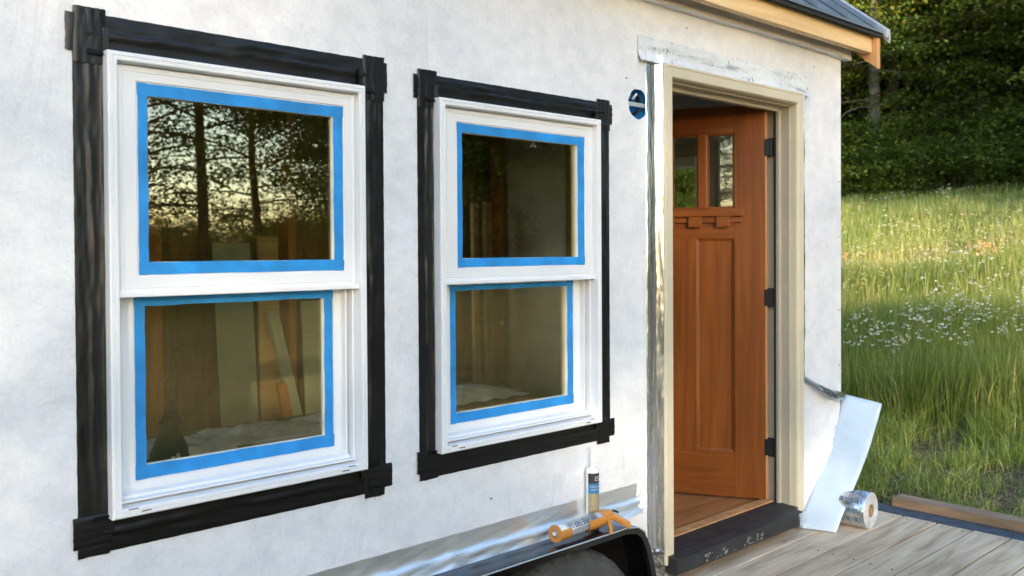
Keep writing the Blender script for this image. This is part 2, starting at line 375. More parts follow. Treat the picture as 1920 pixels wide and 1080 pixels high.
# end window
def end_window():
    y0, y1, z0, z1 = EW; b = BM()
    for a in ((y0, y0+.05, z0, z1), (y1-.05, y1, z0, z1), (y0+.05, y1-.05, z0, z0+.05), (y0+.05, y1-.05, z1-.05, z1)): box(b, XR-.13, XR+.02, *a, bev=.004)
    w = obj('end_window', b, 'vinyl', house); b = BM(); box(b, XR-.06, XR-.055, y0+.05, y1-.05, z0+.05, z1-.05); obj('pane', b, 'dglass', w)
    b = BM()
    for a in ((y0-.07, y1+.07, z1+.002, z1+.075), (y0-.07, y0-.002, z0, z1), (y1+.002, y1+.07, z0, z1)): box(b, XR-.12, XR-.101, *a)
    obj('interior_casing', b, 'taupe', w)
end_window()

# ---- windows
def make_window(w, ti):
    b = BM(); x0, x1, z0, z1 = w['x0'], w['x1'], w['z0'], w['z1']; rect = (x0, x1, z0, z1)
    ring(b, rect, [(.002, .02), (0, .015), (0, -.036), (.003, -.040), (.009, -.040), (.0105, -.0375), (.012, -.040), (.019, -.040), (.021, -.038), ((.0215, .0215, .0225, .0215), -.026),
                   ((.024, .024, .024, .024), .002), ((.026, .026, .026, .028), .012), ((.036, .036, .030, .034), .03), ((.036, .034, .030, .034), .052), (.018, .054), (.006, .062)])
    fr = obj('window', b, 'vinyl', house, tag=(ti,))
    # jamb liners: stepped tracks either side below the meeting rail, sloping sill steps
    b = BM(); xr, xl = x1-.024, x0+.024
    for xa, xb, yy in ((xr-.006, xr-.0005, -.008), (xr-.018, xr-.013, .010)):
        box(b, xa, xb, yy, yy+.03, z0+.032, w['ut'][2]-.040, .0008)
    box(b, xl+.0005, xl+.006, -.008, .022, z0+.032, w['ut'][2]-.040, .0008)
    obj('jamb_liner', b, 'vinyl', fr)
    b = BM()
    prism(b, [(.028, z0+.036), (.028, z0+.030), (-.018, z0+.0295), (-.018, z0+.0335)], 'x', xl+.004, xr-.004)
    prism(b, [(.029, z0+.044), (.029, z0+.037), (.004, z0+.0345), (.004, z0+.0405)], 'x', xl+.012, xr-.010)
    obj('sill', b, 'vinyl', fr)
    ut, ug, lt, lg = w['ut'], w['ug'], w['lt'], w['lg']; yu, yl = -.020, .030
    # upper sash
    R0 = (x0+.0235, x1-.0235, ut[2]-.045, z1-.0255)
    ins = lambda r: (r[0]-R0[0], R0[1]-r[1], R0[3]-r[3], r[2]-R0[2])
    def mid(r, d): i = ins(r); return tuple(v+d for v in i)
    b = BM(); ring(b, R0, [(0, yu+.0188), (0, yu+.003), (.003, yu), (.013, yu), (.014, yu+.002), (.015, yu), (mid(ut, -.004)), (mid(ut, -.001)), (mid(ug, -.0005)), (mid(ug, 0)), (mid(ug, 0))][0:6]
          + [(mid(ut, -.0035), yu), (mid(ut, -.001), yu+.003), (mid(ug, -.001), yu+.003), (mid(ug, 0), yu+.009), (mid(ug, 0), yu+.019), ((0,)*4, yu+.019)])
    us = obj('upper_sash', b, 'vinyl', fr)
    b = BM(); box(b, R0[0]-.006, R0[1]+.006, yu-.009, yu-.0005, R0[2]-.006, R0[2]+.006, .002); obj('meeting_rail', b, 'vinyl', fr)
    def tape(r, gi, y, nm, sd):
        b = BM(); rr = random.Random(sd)
        (a0, a1, c0, c1), (g0, g1, h0, h1) = r, gi; lift = .0007
        e = .004
        def strip(p0, p1, q0, q1, n, dy):   # a strip with slightly torn inner edge
            def fn(u, v):
                P = [p0[k]+(p1[k]-p0[k])*u for k in (0, 1)]; Q = [q0[k]+(q1[k]-q0[k])*u for k in (0, 1)]
                j = .0012*wob(u*2, sd+dy*900)*(1 if v == 1 else .4 if v == 0 else 0)
                X = [P[k]+(Q[k]-P[k])*v for k in (0, 1)]
                d = (Q[0]-P[0], Q[1]-P[1]); L = math.hypot(*d)
                return (X[0]+d[0]/L*j, y-lift-dy-.0006*abs(wob(u*3+v, sd)), X[1]+d[1]/L*j)
            grid(b, n, 2, fn)
        strip((a0+.001, c0-e*0), (a0+.001, c1), (g0, c0), (g0, c1), 24, 0)
        strip((a1-.001, c0), (a1-.001, c1), (g1, c0), (g1, c1), 24, .0002)
        strip((a0-.001, c1-.001), (a1+.001, c1-.0012), (a0, h1), (a1, h1), 24, .0008)
        strip((a0, c0+.001), (a1, c0+.0012), (a0, h0), (a1+.001, h0), 24, .0010)
        return obj('masking_tape', b, 'blue', nm)
    tape(ut, ug, yu+.003, us, 1.3+x0)
    b = BM(); box(b, ug[0]-.003, ug[1]+.003, yu+.0125, yu+.0165, ug[2]-.003, ug[3]+.003); obj('upper_pane', b, 'glass', fr)
    # lower sash
    R0 = (x0+.0365, x1-.0365, z0+.037, ut[2]-.006)
    b = BM(); ring(b, R0, [(0, yl+.0188), (0, yl+.003), (.003, yl), ((.008, .008, .012, .010), yl), ((.009, .009, .013, .011), yl+.002), ((.010, .010, .014, .012), yl)]
          + [(mid(lt, -.003), yl), (mid(lt, -.001), yl+.003), (mid(lg, -.001), yl+.003), (mid(lg, 0), yl+.009), (mid(lg, 0), yl+.019), ((0,)*4, yl+.019)])
    ls = obj('lower_sash', b, 'vinyl', fr)
    tape(lt, lg, yl+.003, ls, 5.1+x0)
    b = BM(); box(b, lg[0]-.003, lg[1]+.003, yl+.0125, yl+.0165, lg[2]-.003, lg[3]+.003); obj('lower_pane', b, 'glass', fr)
    # weep slots and bead of sealant round the frame
    for xx, zz, yy in ((x0+.045, z0+.031, -.0405), (x1-.055, z0+.031, -.0405), (x0+.075, z0+.010, -.0405), (x1-.075, z0+.010, -.0405)):
        b = BM(); box(b, xx-.011, xx+.011, yy-.0006, yy, zz-.0011-.012*(zz > z0+.02), zz+.0011-.012*(zz > z0+.02)); obj('weep_slot', b, 'ink', fr)
    b = BM(); cx = (ug[0]+ug[1])/2-.01
    box(b, cx-.018, cx+.018, .020, .045, lt[3]+.024, lt[3]+.036, .003); obj('sash_lock', b, 'white', fr)
    return fr
make_window(W1, 'white double-hung window masked with blue tape, nearest the camera'); make_window(W2, 'white double-hung window masked with blue tape, nearer the door')

def ridge_strip(name, mat, x0, x1, z0, z1, seed, parent, y=.002, amp=.008, n=None, along=None, edge=.0006, label=None, lift=0, inner=None):
    """a strip of flashing tape stuck flat on the wall, with wrinkles running along it; inner = side lifted up against the frame"""
    b = BM(); w, h = x1-x0, z1-z0; vert = h > w if along is None else along == 'z'
    L, T = (h, w) if vert else (w, h); nu = n or max(10, int(L/.012)); nv = 12
    def fn(u, v):
        c = .52+.06*wob(u*L*1.3, seed); r = math.exp(-((v-c)/.055)**2)*(.6+.5*wob(u*L*2, seed+2)); r2_ = math.exp(-((v-c-.22)/.07)**2)*(.35+.6*wob(u*L*1.7, seed+5))
        d = y+lift+amp*max(0, r)+amp*.7*max(0, r2_)+.0009*wob(u*L*5+v*3, seed+9)+amp*.12*wob(v*4+u*L*2, seed)
        if inner:
            t = (1-v) if inner == 'lo' else v
            d += .016*max(0, (t-.80)/.20)**1.3
        d = max(d, .0006) if 0 < v < 1 else max(y*.6+(d-y if inner and ((v == 1) == (inner == 'hi')) else 0), .0005)
        e = edge*wob(u*L*14, seed+v*3)*(1 if v in (0, 1) else 0)
        ee = edge*wob(v*7, seed+4)*(1 if u in (0, 1) else 0)
        if vert: return (x0+w*v+e, -d, z0+h*u+ee)
        return (x0+w*u+ee, -d, z0+h*v+e)
    grid(b, nu, nv, fn); o = obj(name, b, mat, parent, True)
    if label: o['label'] = label
    return o
for w, q in ((W1, dict(L=.657, R=1.495, T=1.835, B=.605)), (W2, dict(L=1.616, R=2.478, T=1.820, B=.610))):
    L_, R_, T_, B_ = q['L'], q['R'], q['T'], q['B']; s = w['x0']*10
    ridge_strip('flashing_tape', 'black', L_, w['x0']+.010, w['z0']-.03, T_-.03, s+1, house, inner='hi')
    ridge_strip('flashing_tape', 'black', w['x1']-.010, R_, w['z0']-.03, T_-.03, s+2, house, inner='lo')
    ridge_strip('flashing_tape', 'black', L_+.03, R_-.03, w['z1']-.010, T_, s+3, house, .004, inner='lo', amp=.012)
    ridge_strip('flashing_tape', 'black', L_+.03, R_-.03, B_, w['z0']+.010, s+4, house, .004, inner='hi')
    for (xa, xb, za, zb, k) in ((L_, L_+.073, w['z1']-.03, T_+.012, 1), (L_-.015, L_+.066, w['z1']-.005, T_-.004, 2),
                             (R_-.070, R_+.002, w['z1']-.03, T_+.010, 3), (R_-.066, R_+.013, w['z1']-.005, T_-.004, 4),
                             (L_-.012, L_+.072, B_+.018, w['z0']+.012, 5), (L_-.002, L_+.068, B_-.004, w['z0']-.012, 6),
                             (R_-.062, R_+.018, B_+.008, w['z0']-.002, 7), (R_-.074, R_-.006, B_-.013, w['z0']-.006, 8)):
        ridge_strip('corner_patch', 'black', xa, xb, za, zb, s+k*1.7, house, .0055+.0015*(k % 2), .0025, n=12, edge=.0010)

# ---- door opening
b = BM()
def casing(bm, x0, x1, z0, z1, prof):     # three-sided sweep, open at the bottom
    loops = []
    for i, y in prof: loops.append([bm.verts.new(p) for p in ((x0+i, y, z0), (x0+i, y, z1-i), (x1-i, y, z1-i), (x1-i, y, z0))])
    for a, c in zip(loops, loops[1:]):
        for k in range(3): bm.faces.new([a[k], a[k+1], c[k+1], c[k]])
CX0, CX1, CZ1 = 2.764, 3.797, 2.003
casing(b, CX0, CX1, .082, CZ1, [(.006, .002), (0, -.002), (0, -.030), (.004, -.034), (.010, -.034), (.012, -.031), (.014, -.034), (.046, -.034), (.050, -.031), (.054, -.022), (.056, .006)])
dfr = obj('door_frame', b, 'cream', house)
b = BM(); casing(b, CX0, CX1, .086, CZ1, [(.056, .0061), (.062, .0062), (.062, .048), (.068, .049), (.080, .049), (.080, .062), (.066, .063), (.066, .128), (.01, .129), (.01, .004)]); obj('jamb', b, 'taupe', dfr)
b = BM()
for xa, xb in ((2.8445, 2.850), (3.711, 3.7165)): box(b, xa, xb, .0635, .072, .125, CZ1-.083)
obj('weatherstrip', b, 'rubber', dfr)
b = BM(); prism(b, [(-.030, .112), (.078, .122), (.078, .05), (-.008, .05), (-.012, .06)], 'x', 2.792, 3.775)
prism(b, [(-.077, .105), (-.031, .112), (-.012, .060), (-.066, .046), (-.077, .06)], 'x', 2.775, 3.668)
prism(b, [(-.0765, .1052), (-.0755, .1105), (-.029, .1170), (-.029, .1122)], 'x', 2.775, 3.70)
thr = obj('threshold', b, 'sill', dfr)
b = BM(); rr = random.Random(4)
for i in range(46):
    x = rr.uniform(2.95, 3.40); z = .056+rr.random()**2*.035; s = rr.uniform(.002, .011)
    poly = [(x+s*math.cos(t)*rr.uniform(.6, 1.3), z+s*.7*math.sin(t)*rr.uniform(.6, 1.2)) for t in [k*math.pi/3 for k in range(6)]]
    yy = lambda zz: -.0772
    b.faces.new([b.verts.new((p[0], -.0778, max(p[1], .0605))) for p in poly])
bmesh.ops.delete(b, geom=[f for f in b.faces if f.calc_area() < 1e-6], context='FACES'); obj('mortar_scuff', b, 'stain', thr)
b = BM(); box(b, 2.83, 3.72, .079, .131, .1185, .127, .002); obj('floor_edge_strip', b, 'pined', dfr)

# ---- the open door (built in its own leaf frame: s along the leaf, n out of its outer face, z)
TH = R(61.7); HXY = Vector((3.705, .103, 0)); LD = Vector((-math.cos(TH), math.sin(TH), 0)); ND = Vector((-math.sin(TH), -math.cos(TH), 0))
DM = Matrix(((LD.x, ND.x, 0, HXY.x), (LD.y, ND.y, 0, HXY.y), (0, 0, 1, 0), (0, 0, 0, 1)))
def dbox(bm, s0, s1, n0, n1, z0, z1, bev=0): xbox(bm, DM, s0, s1, n0, n1, z0, z1, bev=bev)
DW, DB, DT, T0 = .915, .128, 1.962, -.044
b = BM(); dbox(b, .008, .147, T0, 0, DB, DT, .002); dbox(b, DW-.147, DW, T0, 0, DB, DT, .002)
door = obj('door', b, 'fir', house, tag=('stained fir entry door with glazed lites above a bracketed shelf, swung inward',))
b = BM(); dbox(b, .1472, DW-.1472, T0+.001, -.001, DB, .335); dbox(b, .1472, DW-.1472, T0+.001, -.001, 1.345, 1.484); dbox(b, .1472, DW-.1472, T0+.001, -.001, 1.835, DT-.001)
dbox(b, .1472, DW-.1472, -.0008, .0005, .238, .2405)
obj('rail', b, 'firh', door)
pn = [(.149, .324), (.591, .766)]
b = BM()
for (a, c), (d, e) in zip(pn, pn[1:]): dbox(b, c, d, T0+.002, -.001, .3352, 1.3448, .001)
obj('mullion', b, 'fir', door)
for a, c in pn:
    b = BM(); dbox(b, a, c, T0+.008, -.013, .336, 1.344)
    def dp(s_, n_, z_): return tuple(DM @ Vector((s_, n_, z_)))
    i = .014
    for q in ([(a, -.001, .336), (c, -.001, .336), (c-i, -.011, .336+i), (a+i, -.011, .336+i)], [(a, -.001, 1.344), (c, -.001, 1.344), (c-i, -.011, 1.344-i), (a+i, -.011, 1.344-i)],
              [(a, -.001, .336), (a, -.001, 1.344), (a+i, -.011, 1.344-i), (a+i, -.011, .336+i)], [(c, -.001, .336), (c, -.001, 1.344), (c-i, -.011, 1.344-i), (c-i, -.011, .336+i)]):
        quad(b, [dp(*p) for p in q])
    obj('panel', b, 'fir', door)
for k in range(4):
    a = .149+k*.1655; c = a+.123
    b = BM()
    for q in ((a, a+.007, 1.485, 1.834), (c-.007, c, 1.485, 1.834), (a+.007, c-.007, 1.485, 1.492), (a+.007, c-.007, 1.827, 1.834)): dbox(b, q[0], q[1], T0+.006, -.008, q[2], q[3])
    lt_ = obj('lite', b, 'fir', door); b = BM(); dbox(b, a+.007, c-.007, -.026, -.022, 1.492, 1.827); obj('pane', b, 'dglass', lt_)
b = BM()
for k in range(3):
    a = .149+k*.1655+.1232; dbox(b, a, a+.042, T0+.002, .003, 1.4845, 1.8345, .004)
obj('muntin', b, 'fir', door)
b = BM(); dbox(b, .105, DW-.105, .0005, .034, 1.446, 1.478, .003); dbox(b, .112, DW-.112, .0005, .016, 1.418, 1.4455, .002); obj('shelf', b, 'firh', door)
for k in range(5):
    s_ = .165+k*.130; b = BM(); dbox(b, s_, s_+.062, .0165, .030, 1.396, 1.4455, .003); obj('dentil_block', b, 'firh', door)
b = BM(); dbox(b, .0, .007, T0, -.001, DB, DT); obj('hinge_edge', b, 'pined', door)
for zc in (1.761, 1.067, .372):
    b = BM(); tube(b, [(3.716, .090, zc-.040), (3.716, .090, zc+.040)], .0085, 12); box(b, 3.7175, 3.7205, .072, .115, zc-.043, zc+.043)
    xbox(b, DM, -.012, .012, -.02, .003, zc-.038, zc+.038); obj('hinge', b, 'darkmetal', door)

# ---- foil flashing round the door
def foil_strip(name, x0, x1, z0, z1, seed, vert=True, mat='foil', y=.003, fold=None, label=None):
    b = BM(); w, h = x1-x0, z1-z0; L = h if vert else w; nu = int(L/.014); nv = 14
    def fn(u, v):
        d = y+.0022*wob(v*2.2+.15*math.sin(u*L*3+seed), seed)+.0014*wob(u*L*3.1+v*2, seed+3)
        if fold: d += fold*max(0, (v-.62)/.38)**1.4
        e = .0015*wob(u*L*8, seed+v) if v in (0, 1) else 0
        d = max(d, .0008)
        if v in (0,) : d = .0006
        if vert: return (x0+w*v+e, -d, z0+h*u)
        return (x0+w*u, -d, z0+h*(1-v)+e)
    grid(b, nu, nv, fn); return obj(name, b, mat, house, True, tag=(label,) if label else None)
foil_strip('foil_tape', 2.690, 2.7655, .0, 2.03, 1, True, 'foil', .004, .022)
foil_strip('foil_tape', 2.640, 3.880, 1.998, 2.096, 4, False, 'foilp', .005, .018, 'bright printed foil tape over the door head')
foil_strip('foil_tape', 3.858-.066, 3.858, .05, 2.045, 9, True, 'foil', .003)
b = BM()
grid(b, 26, 8, lambda u, v: (2.69+.10*v+.02*math.sin(u*4), -.006-.020*abs(math.sin(u*9+v*3))*v-.004*v, -.02+.16*u-.03*v*(1-u)))
obj('loose_foil', b, 'foil', house, True)
# tail of foil below the right casing
b = BM(); grid(b, 8, 8, lambda u, v: (3.745+.055*u, -.036-.004*math.sin(u*5+v*4), .012+.08*v)); obj('loose_foil', b, 'foil', house, True)
# foil along the fender
def bottom_foil(u, v):
    x = -1.2+3.826*u; z = .424-.006*u; h = .105
    d = .0015+.012*math.exp(-((v-.62)/.10)**2)*(.7+.3*wob(x*1.3, 2))+.003*wob(x*6+v*3, 4)*v+.0035*max(0, math.sin(x*19))**12*math.sin(v*3.1)
    if v > .5: d += .034*((v-.5)/.5)**1.1
    return (x, -max(d, .0006), z-h*v+(.0015*wob(x*8, 3) if v == 0 else 0))
b = BM(); grid(b, 320, 16, bottom_foil); obj('foil_tape', b, 'foilh', house, True, tag=('silver foil tape running along the wall above the fender',))
b = BM(); grid(b, 10, 10, lambda u, v: (2.585+.05*u+.012*v, -.008-.022*u*(1-v)*v*4-.006*math.sin(v*7), .322+.035*v+.035*u*v-.01*u)); obj('peeled_paper', b, 'white', house, True)

# ---- wall details
b = BM(); rr = random.Random(2)
for p in [(1.497, 1.845), (1.510, 1.838)][:1]+[(2.578, 1.925), (2.20, 2.16), (.35, 1.2), (4.185, 1.35), (4.185, .99), (4.188, 1.62), (4.19, .72), (1.9, .50), (.98, .44), (.2, .6), (3.95, 2.15), (2.95, 2.17)]:
    box(b, p[0]-.004, p[0]+.004, -.0016, 0, p[1]-.0022, p[1]+.0022)
obj('staple', b, 'ink', house)
b = BM(); n = 28
A = [b.verts.new((HC[0]+.062*math.cos(2*math.pi*k/n), .001, HC[1]+.062*math.sin(2*math.pi*k/n))) for k in range(n)]
B2 = [b.verts.new((HC[0]+.056*math.cos(2*math.pi*k/n), .05, HC[1]+.056*math.sin(2*math.pi*k/n))) for k in range(n)]
for k in range(n): b.faces.new([A[k], A[(k+1) % n], B2[(k+1) % n], B2[k]])
b.faces.new(B2); jb = obj('junction_box', b, 'bluebox', house)
b = BM(); box(b, HC[0]-.057, HC[0]+.057, .002, .012, HC[1]-.010, HC[1]+.006, .002); obj('mounting_bar', b, 'drip', jb)
b = BM(); tube(b, [(HC[0]-.03, .04, HC[1]-.02), (HC[0]-.012, .010, HC[1]+.03), (HC[0]+.018, .012, HC[1]+.034), (HC[0]+.03, .035, HC[1]+.005)], .0055, 8)
tube(b, [(HC[0]+.01, .04, HC[1]-.04), (HC[0]+.034, .014, HC[1]-.012), (HC[0]+.030, .02, HC[1]+.03)], .006, 8); obj('cable', b, 'rubber', jb, True)
b = BM(); tube(b, [(HC[0]-.02, .012, HC[1]+.018), (HC[0]-.006, .004, HC[1]+.036), (HC[0]+.004, .012, HC[1]+.040)], .0045, 8); obj('cable', b, 'white', jb, True)
# fold of wrap along the eave
def fold(u, v):
    x = XL+(4.252-XL)*u; d = .034+.003*wob(x*.6, 3)*(1-v)
    k = max(0, (x-4.10)/.15); z = 2.226-.0025*wob(x*.9, 1)+.11*v-.012*k*(1-v)
    return (x, -(d*(1-.5*v))-.012*k*(1-v)*math.sin(v*2), z)
b = BM(); grid(b, 300, 6, fold); grid(b, 300, 1, lambda u, v: (XL+(4.252-XL)*u, -.034*(1-v)+(-.003*wob((XL+(4.252-XL)*u)*.6, 3))*(1-v)-.0007, 2.226-.0025*wob((XL+(4.252-XL)*u)*.9, 1)-.012*max(0, (XL+(4.252-XL)*u-4.10)/.15)))
bmesh.ops.remove_doubles(b, verts=b.verts, dist=.0005)
grid(b, 4, 6, lambda u, v: (4.252-.03*u*u, -.034+.10*u, 2.214+.12*v+.02*u))
obj('wrap_fold', b, 'wrap', house)

# ---- roof
SL = math.tan(R(39)); ys0 = -.165; zs0 = 2.352; yr = YB/2; zr = zs0+(yr-ys0)*SL
def roofz(y): return zs0+(y-ys0)*SL if y <= yr else zr-(y-yr)*SL
RX0, RX1 = XL-.12, 4.345
b = BM()
prism(b, [(ys0, zs0-.004), (yr, zr-.004), (YB+.165, zs0-.004), (YB+.165, zs0-.018), (yr, zr-.022), (ys0, zs0-.018)], 'x', RX0, RX1)
roof = obj('roof', b, 'roof', house)
x = 4.222-.283*20
while x < 4.4:
    if x > RX0:
        b = BM()
        for sg in (0, 1):
            ya, yb2 = (ys0-.004, yr-.01) if not sg else (YB+.169, yr+.01)
            za, zb2 = zs0-.003, zr-.011
            n = 4; W_ = .019; Hh = .020
            P = [(x-W_, ya, za), (x-W_*.45, ya, za+Hh), (x+W_*.45, ya, za+Hh), (x+W_, ya, za)]; Q = [(p[0], yb2, p[2]-za+zb2) for p in P]
            VP = [b.verts.new(p) for p in P]; VQ = [b.verts.new(p) for p in Q]
            b.faces.new(VP); b.faces.new(VQ[::-1])
            for k in range(4): b.faces.new([VP[k], VP[(k+1) % 4], VQ[(k+1) % 4], VQ[k]])
        obj('roof_rib', b, 'roof', roof)
    x += .283
b = BM()   # rake edge trim
for sg in (0, 1):
    ya, yb2 = (ys0-.012, yr) if not sg else (YB+.177, yr)
    za, zb2 = zs0-.010, zr
    P = [(4.322, za-.030), (4.322, za+.012), (4.330, za+.019), (4.362, za+.016), (4.366, za-.028), (4.360, za-.050), (4.352, za-.050), (4.352, za-.010)]
    VP = [b.verts.new((p[0], ya, p[1])) for p in P]; VQ = [b.verts.new((p[0], yb2, p[1]-za+zb2)) for p in P]
    b.faces.new(VP); b.faces.new(VQ[::-1])
    for k in range(len(P)): b.faces.new([VP[k], VP[(k+1) % len(P)], VQ[(k+1) % len(P)], VQ[k]])
obj('rake_trim', b, 'drip', roof)
b = BM(); prism(b, [(-.156, 2.336), (-.156, 2.318), (-.150, 2.316), (-.147, 2.340)], 'x', RX0, 4.318); obj('drip_edge', b, 'rubber', roof)
b = BM(); prism(b, [(-.1215, 2.338), (-.1255, 2.338), (-.129, 2.318), (-.1215, 2.322)], 'x', RX0, 4.284); obj('drip_flange', b, 'drip', roof)
b = BM(); box(b, RX0+.04, 4.285, -.121, -.085, 2.243, 2.352, .002); obj('fascia_board', b, 'pine', house)
b = BM(); prism(b, [(-.145, 2.168), (-.145, 2.338), (yr, 2.338+(yr+.145)*SL), (yr, 2.168+(yr+.145)*SL)], 'x', 4.288, 4.324)
prism(b, [(YB+.145, 2.168), (YB+.145, 2.338), (yr, 2.338+(yr+.145)*SL), (yr, 2.168+(yr+.145)*SL)], 'x', 4.288, 4.324)
obj('rake_board', b, 'pined', house)
b = BM(); quad(b, [(RX0+.05, -.084, 2.345), (4.286, -.084, 2.345), (4.286, .0, 2.40), (RX0+.05, .0, 2.40)]); box(b, RX0+.05, 4.286, -.084, -.001, 2.35, 2.362); obj('soffit', b, 'wrap', house)

# ---- fender and wheel
FY0, FZ = -.130, .325
prof = [(.62, -.10), (.66, .05), (.72, .20), (.80, .29), (.90, .322), (.98, FZ), (2.415, FZ), (2.475, FZ-.010), (2.515, .288), (2.545, .235), (2.572, .150), (2.60, .03), (2.625, -.08)]
b = BM(); V = []
for (x, z) in prof: V.append((b.verts.new((x, -.002, z)), b.verts.new((x, FY0+.004, z+.0)), b.verts.new((x, FY0, z-.003))))
lip = []
for i, (x, z) in enumerate(prof):
    a = Vector(prof[max(i-1, 0)]); c = Vector(prof[min(i+1, len(prof)-1)]); t = (c-a).normalized(); nrm = Vector((t.y, -t.x))
    lip.append((b.verts.new((x+nrm.x*.024, FY0, z+nrm.y*.024)), b.verts.new((x+nrm.x*.024, FY0+.02, z+nrm.y*.024)), b.verts.new((x+nrm.x*.006, FY0+.02, z+nrm.y*.006)), b.verts.new((x+nrm.x*.006, -.002, z+nrm.y*.006))))
for i in range(len(prof)-1):
    s0 = V[i]+lip[i]; s1 = V[i+1]+lip[i+1]
    for k in range(len(s0)-1): b.faces.new([s0[k], s0[k+1], s1[k+1], s1[k]])
fen = obj('fender', b, 'fender', house)
b = BM(); pts = [(x, FY0-.0035, z-.001) for x, z in prof[4:9]]
tube(b, pts, .0026, 6); obj('fender_edge_highlight', b, 'drip', fen)  # silver tube stands in for the highlight along the fender rim
b = BM(); prism(b, [(x, z) for x, z in prof]+[(2.60, -.12), (.64, -.12)], 'y', -.0022, .0); obj('wheel_well_shade', b, 'pitch', house)  # flat near-black plate in place of the shade inside the wheel recess
b = BM(); WC = (2.165, -.118); Wr = .40; prf = [(.205, -.010), (.225, -.020), (.27, -.026), (.335, -.022), (.375, -.010), (.392, .004), (.400, .02), (.402, .05), (.402, .11), (.395, .15), (.37, .17), (.25, .17)]
n = 160; rings = []
for k in range(n):
    t = 2*math.pi*k/n; rr_ = []
    for j, (r_, y_) in enumerate(prf):
        lug = -.007 if (k % 4 == 0 and 5 <= j <= 9) else (-.003 if (k % 4 == 0 and j in (3, 4)) else 0)
        rr_.append(b.verts.new((WC[0]+(r_+lug)*math.cos(t), -.078+y_, WC[1]+(r_+lug)*math.sin(t))))
    rings.append(rr_)
for k in range(n):
    for j in range(len(prf)-1): b.faces.new([rings[k][j], rings[k][j+1], rings[(k+1) % n][j+1], rings[(k+1) % n][j]])
wh = obj('wheel', BM(), 'tyre', house) if False else None
tyre_bm = b
b = BM(); prim = [(.0, .0), (.06, 0), (.09, .018), (.15, .03), (.185, .01), (.205, -.006), (.212, -.012), (.215, .0), (.21, .05)]
rings = [[b.verts.new((WC[0]+max(r_, .001)*math.cos(2*math.pi*k/48), -.074+y_, WC[1]+max(r_, .001)*math.sin(2*math.pi*k/48))) for r_, y_ in prim] for k in range(48)]
for k in range(48):
    for j in range(len(prim)-1): b.faces.new([rings[k][j], rings[k][j+1], rings[(k+1) % 48][j+1], rings[(k+1) % 48][j]])
wheel = obj('wheel', b, 'steel', house, True); obj('tyre', tyre_bm, 'tyre', wheel)

# ---- peeled wrap flap between door casing and corner
def flap(u, v):          # u across, v down
    x0 = 3.802; xt = x0+.408*u
    zt = .72-.135*u-.045*math.sin(u*3.14)*.6
    zb = .06
    xb = x0+.012+.05*u; s_ = v**1.05
    x = xt+(xb-xt)*(s_)*.96*(u) + 0
    z = zt+(zb-zt)*v
    d = .004+.040*math.sin(min(1, v*1.3)*3.14*.5)*u*(1-.5*v)+.006*wob(u*2+v*3, 2)*u+.012*math.exp(-(v/.06)**2)*(u*(1-u)*4)
    return (x, -d, z)
b = BM(); grid(b, 26, 40, flap); obj('wrap_flap', b, 'wrap', house, True, tag=('crinkled house wrap hanging loose beside the door casing',))
def curl(u, v):
    p = flap(u*.98, 0); a = v*1.9
    return (p[0]+.020*math.sin(a)*.5, p[1]-.003-.044*math.sin(a*.9)*(.5+.5*math.sin(u*3.14)), p[2]+.010*math.sin(u*3.14)-.052*v*(.6+.4*math.sin(u*3.14)))
b = BM(); grid(b, 20, 8, curl); cu = obj('curled_foil_edge', b, 'foil', house, True)
def onc(u, v): p = Vector(curl(u, v)); return (p.x, p.y-.0012, p.z)
b = BM()
grid(b, 6, 5, lambda u, v: onc(.30+.32*u, .12+.76*v)); pr = obj('printed_label', b, 'ink', cu, True)
b = BM()
for i in range(5):
    v0 = .2+i*.135
    for k in range(3):
        u0 = .33+k*.09+(i % 2)*.012
        grid(b, 1, 1, lambda u, v: (onc(u0+.05*u, v0+.035*v)[0], onc(u0+.05*u, v0+.035*v)[1]-.0006, onc(u0+.05*u, v0+.035*v)[2]))
obj('label_lines', b, 'label', cu)

# ------------------------------------------------------------------ things at the house
st = thing('release_strip', 'pale blue-white strip of tape backing leaning between the deck and the wall corner', 'strip', (3.80, -.08, .002))
def strip_fn(off):
    def fn(u, v):
        inner = Vector((3.772, -.008, .006)).lerp(Vector((4.212, -.006, .575)), u); outer = Vector((3.842, -.165, .004)).lerp(Vector((4.272, -.182, .540)), u)
        p = inner.lerp(outer, v); bow = math.sin(u*math.pi)
        p.x += .016*bow+.004*math.sin(v*3+u*6); p.z -= .010*bow
        p.y += .003*math.sin(u*8); p.x += .0035*wob(u*1.4+v*.35, 2)-.010*(u**6)*(v-.5)
        return tuple(p+Vector((-.78, 0, .62))*off)
    return fn
b = BM(); A = grid(b, 30, 8, strip_fn(.0012)); B_ = grid(b, 30, 8, strip_fn(-.0012))
for i in range(30):
    b.faces.new([A[i][0], A[i+1][0], B_[i+1][0], B_[i][0]]); b.faces.new([A[i][8], A[i+1][8], B_[i+1][8], B_[i][8]])
for j in range(8):
    b.faces.new([A[0][j], A[0][j+1], B_[0][j+1], B_[0][j]]); b.faces.new([A[30][j], A[30][j+1], B_[30][j+1], B_[30][j]])
obj('backing', b, 'film', st, True)
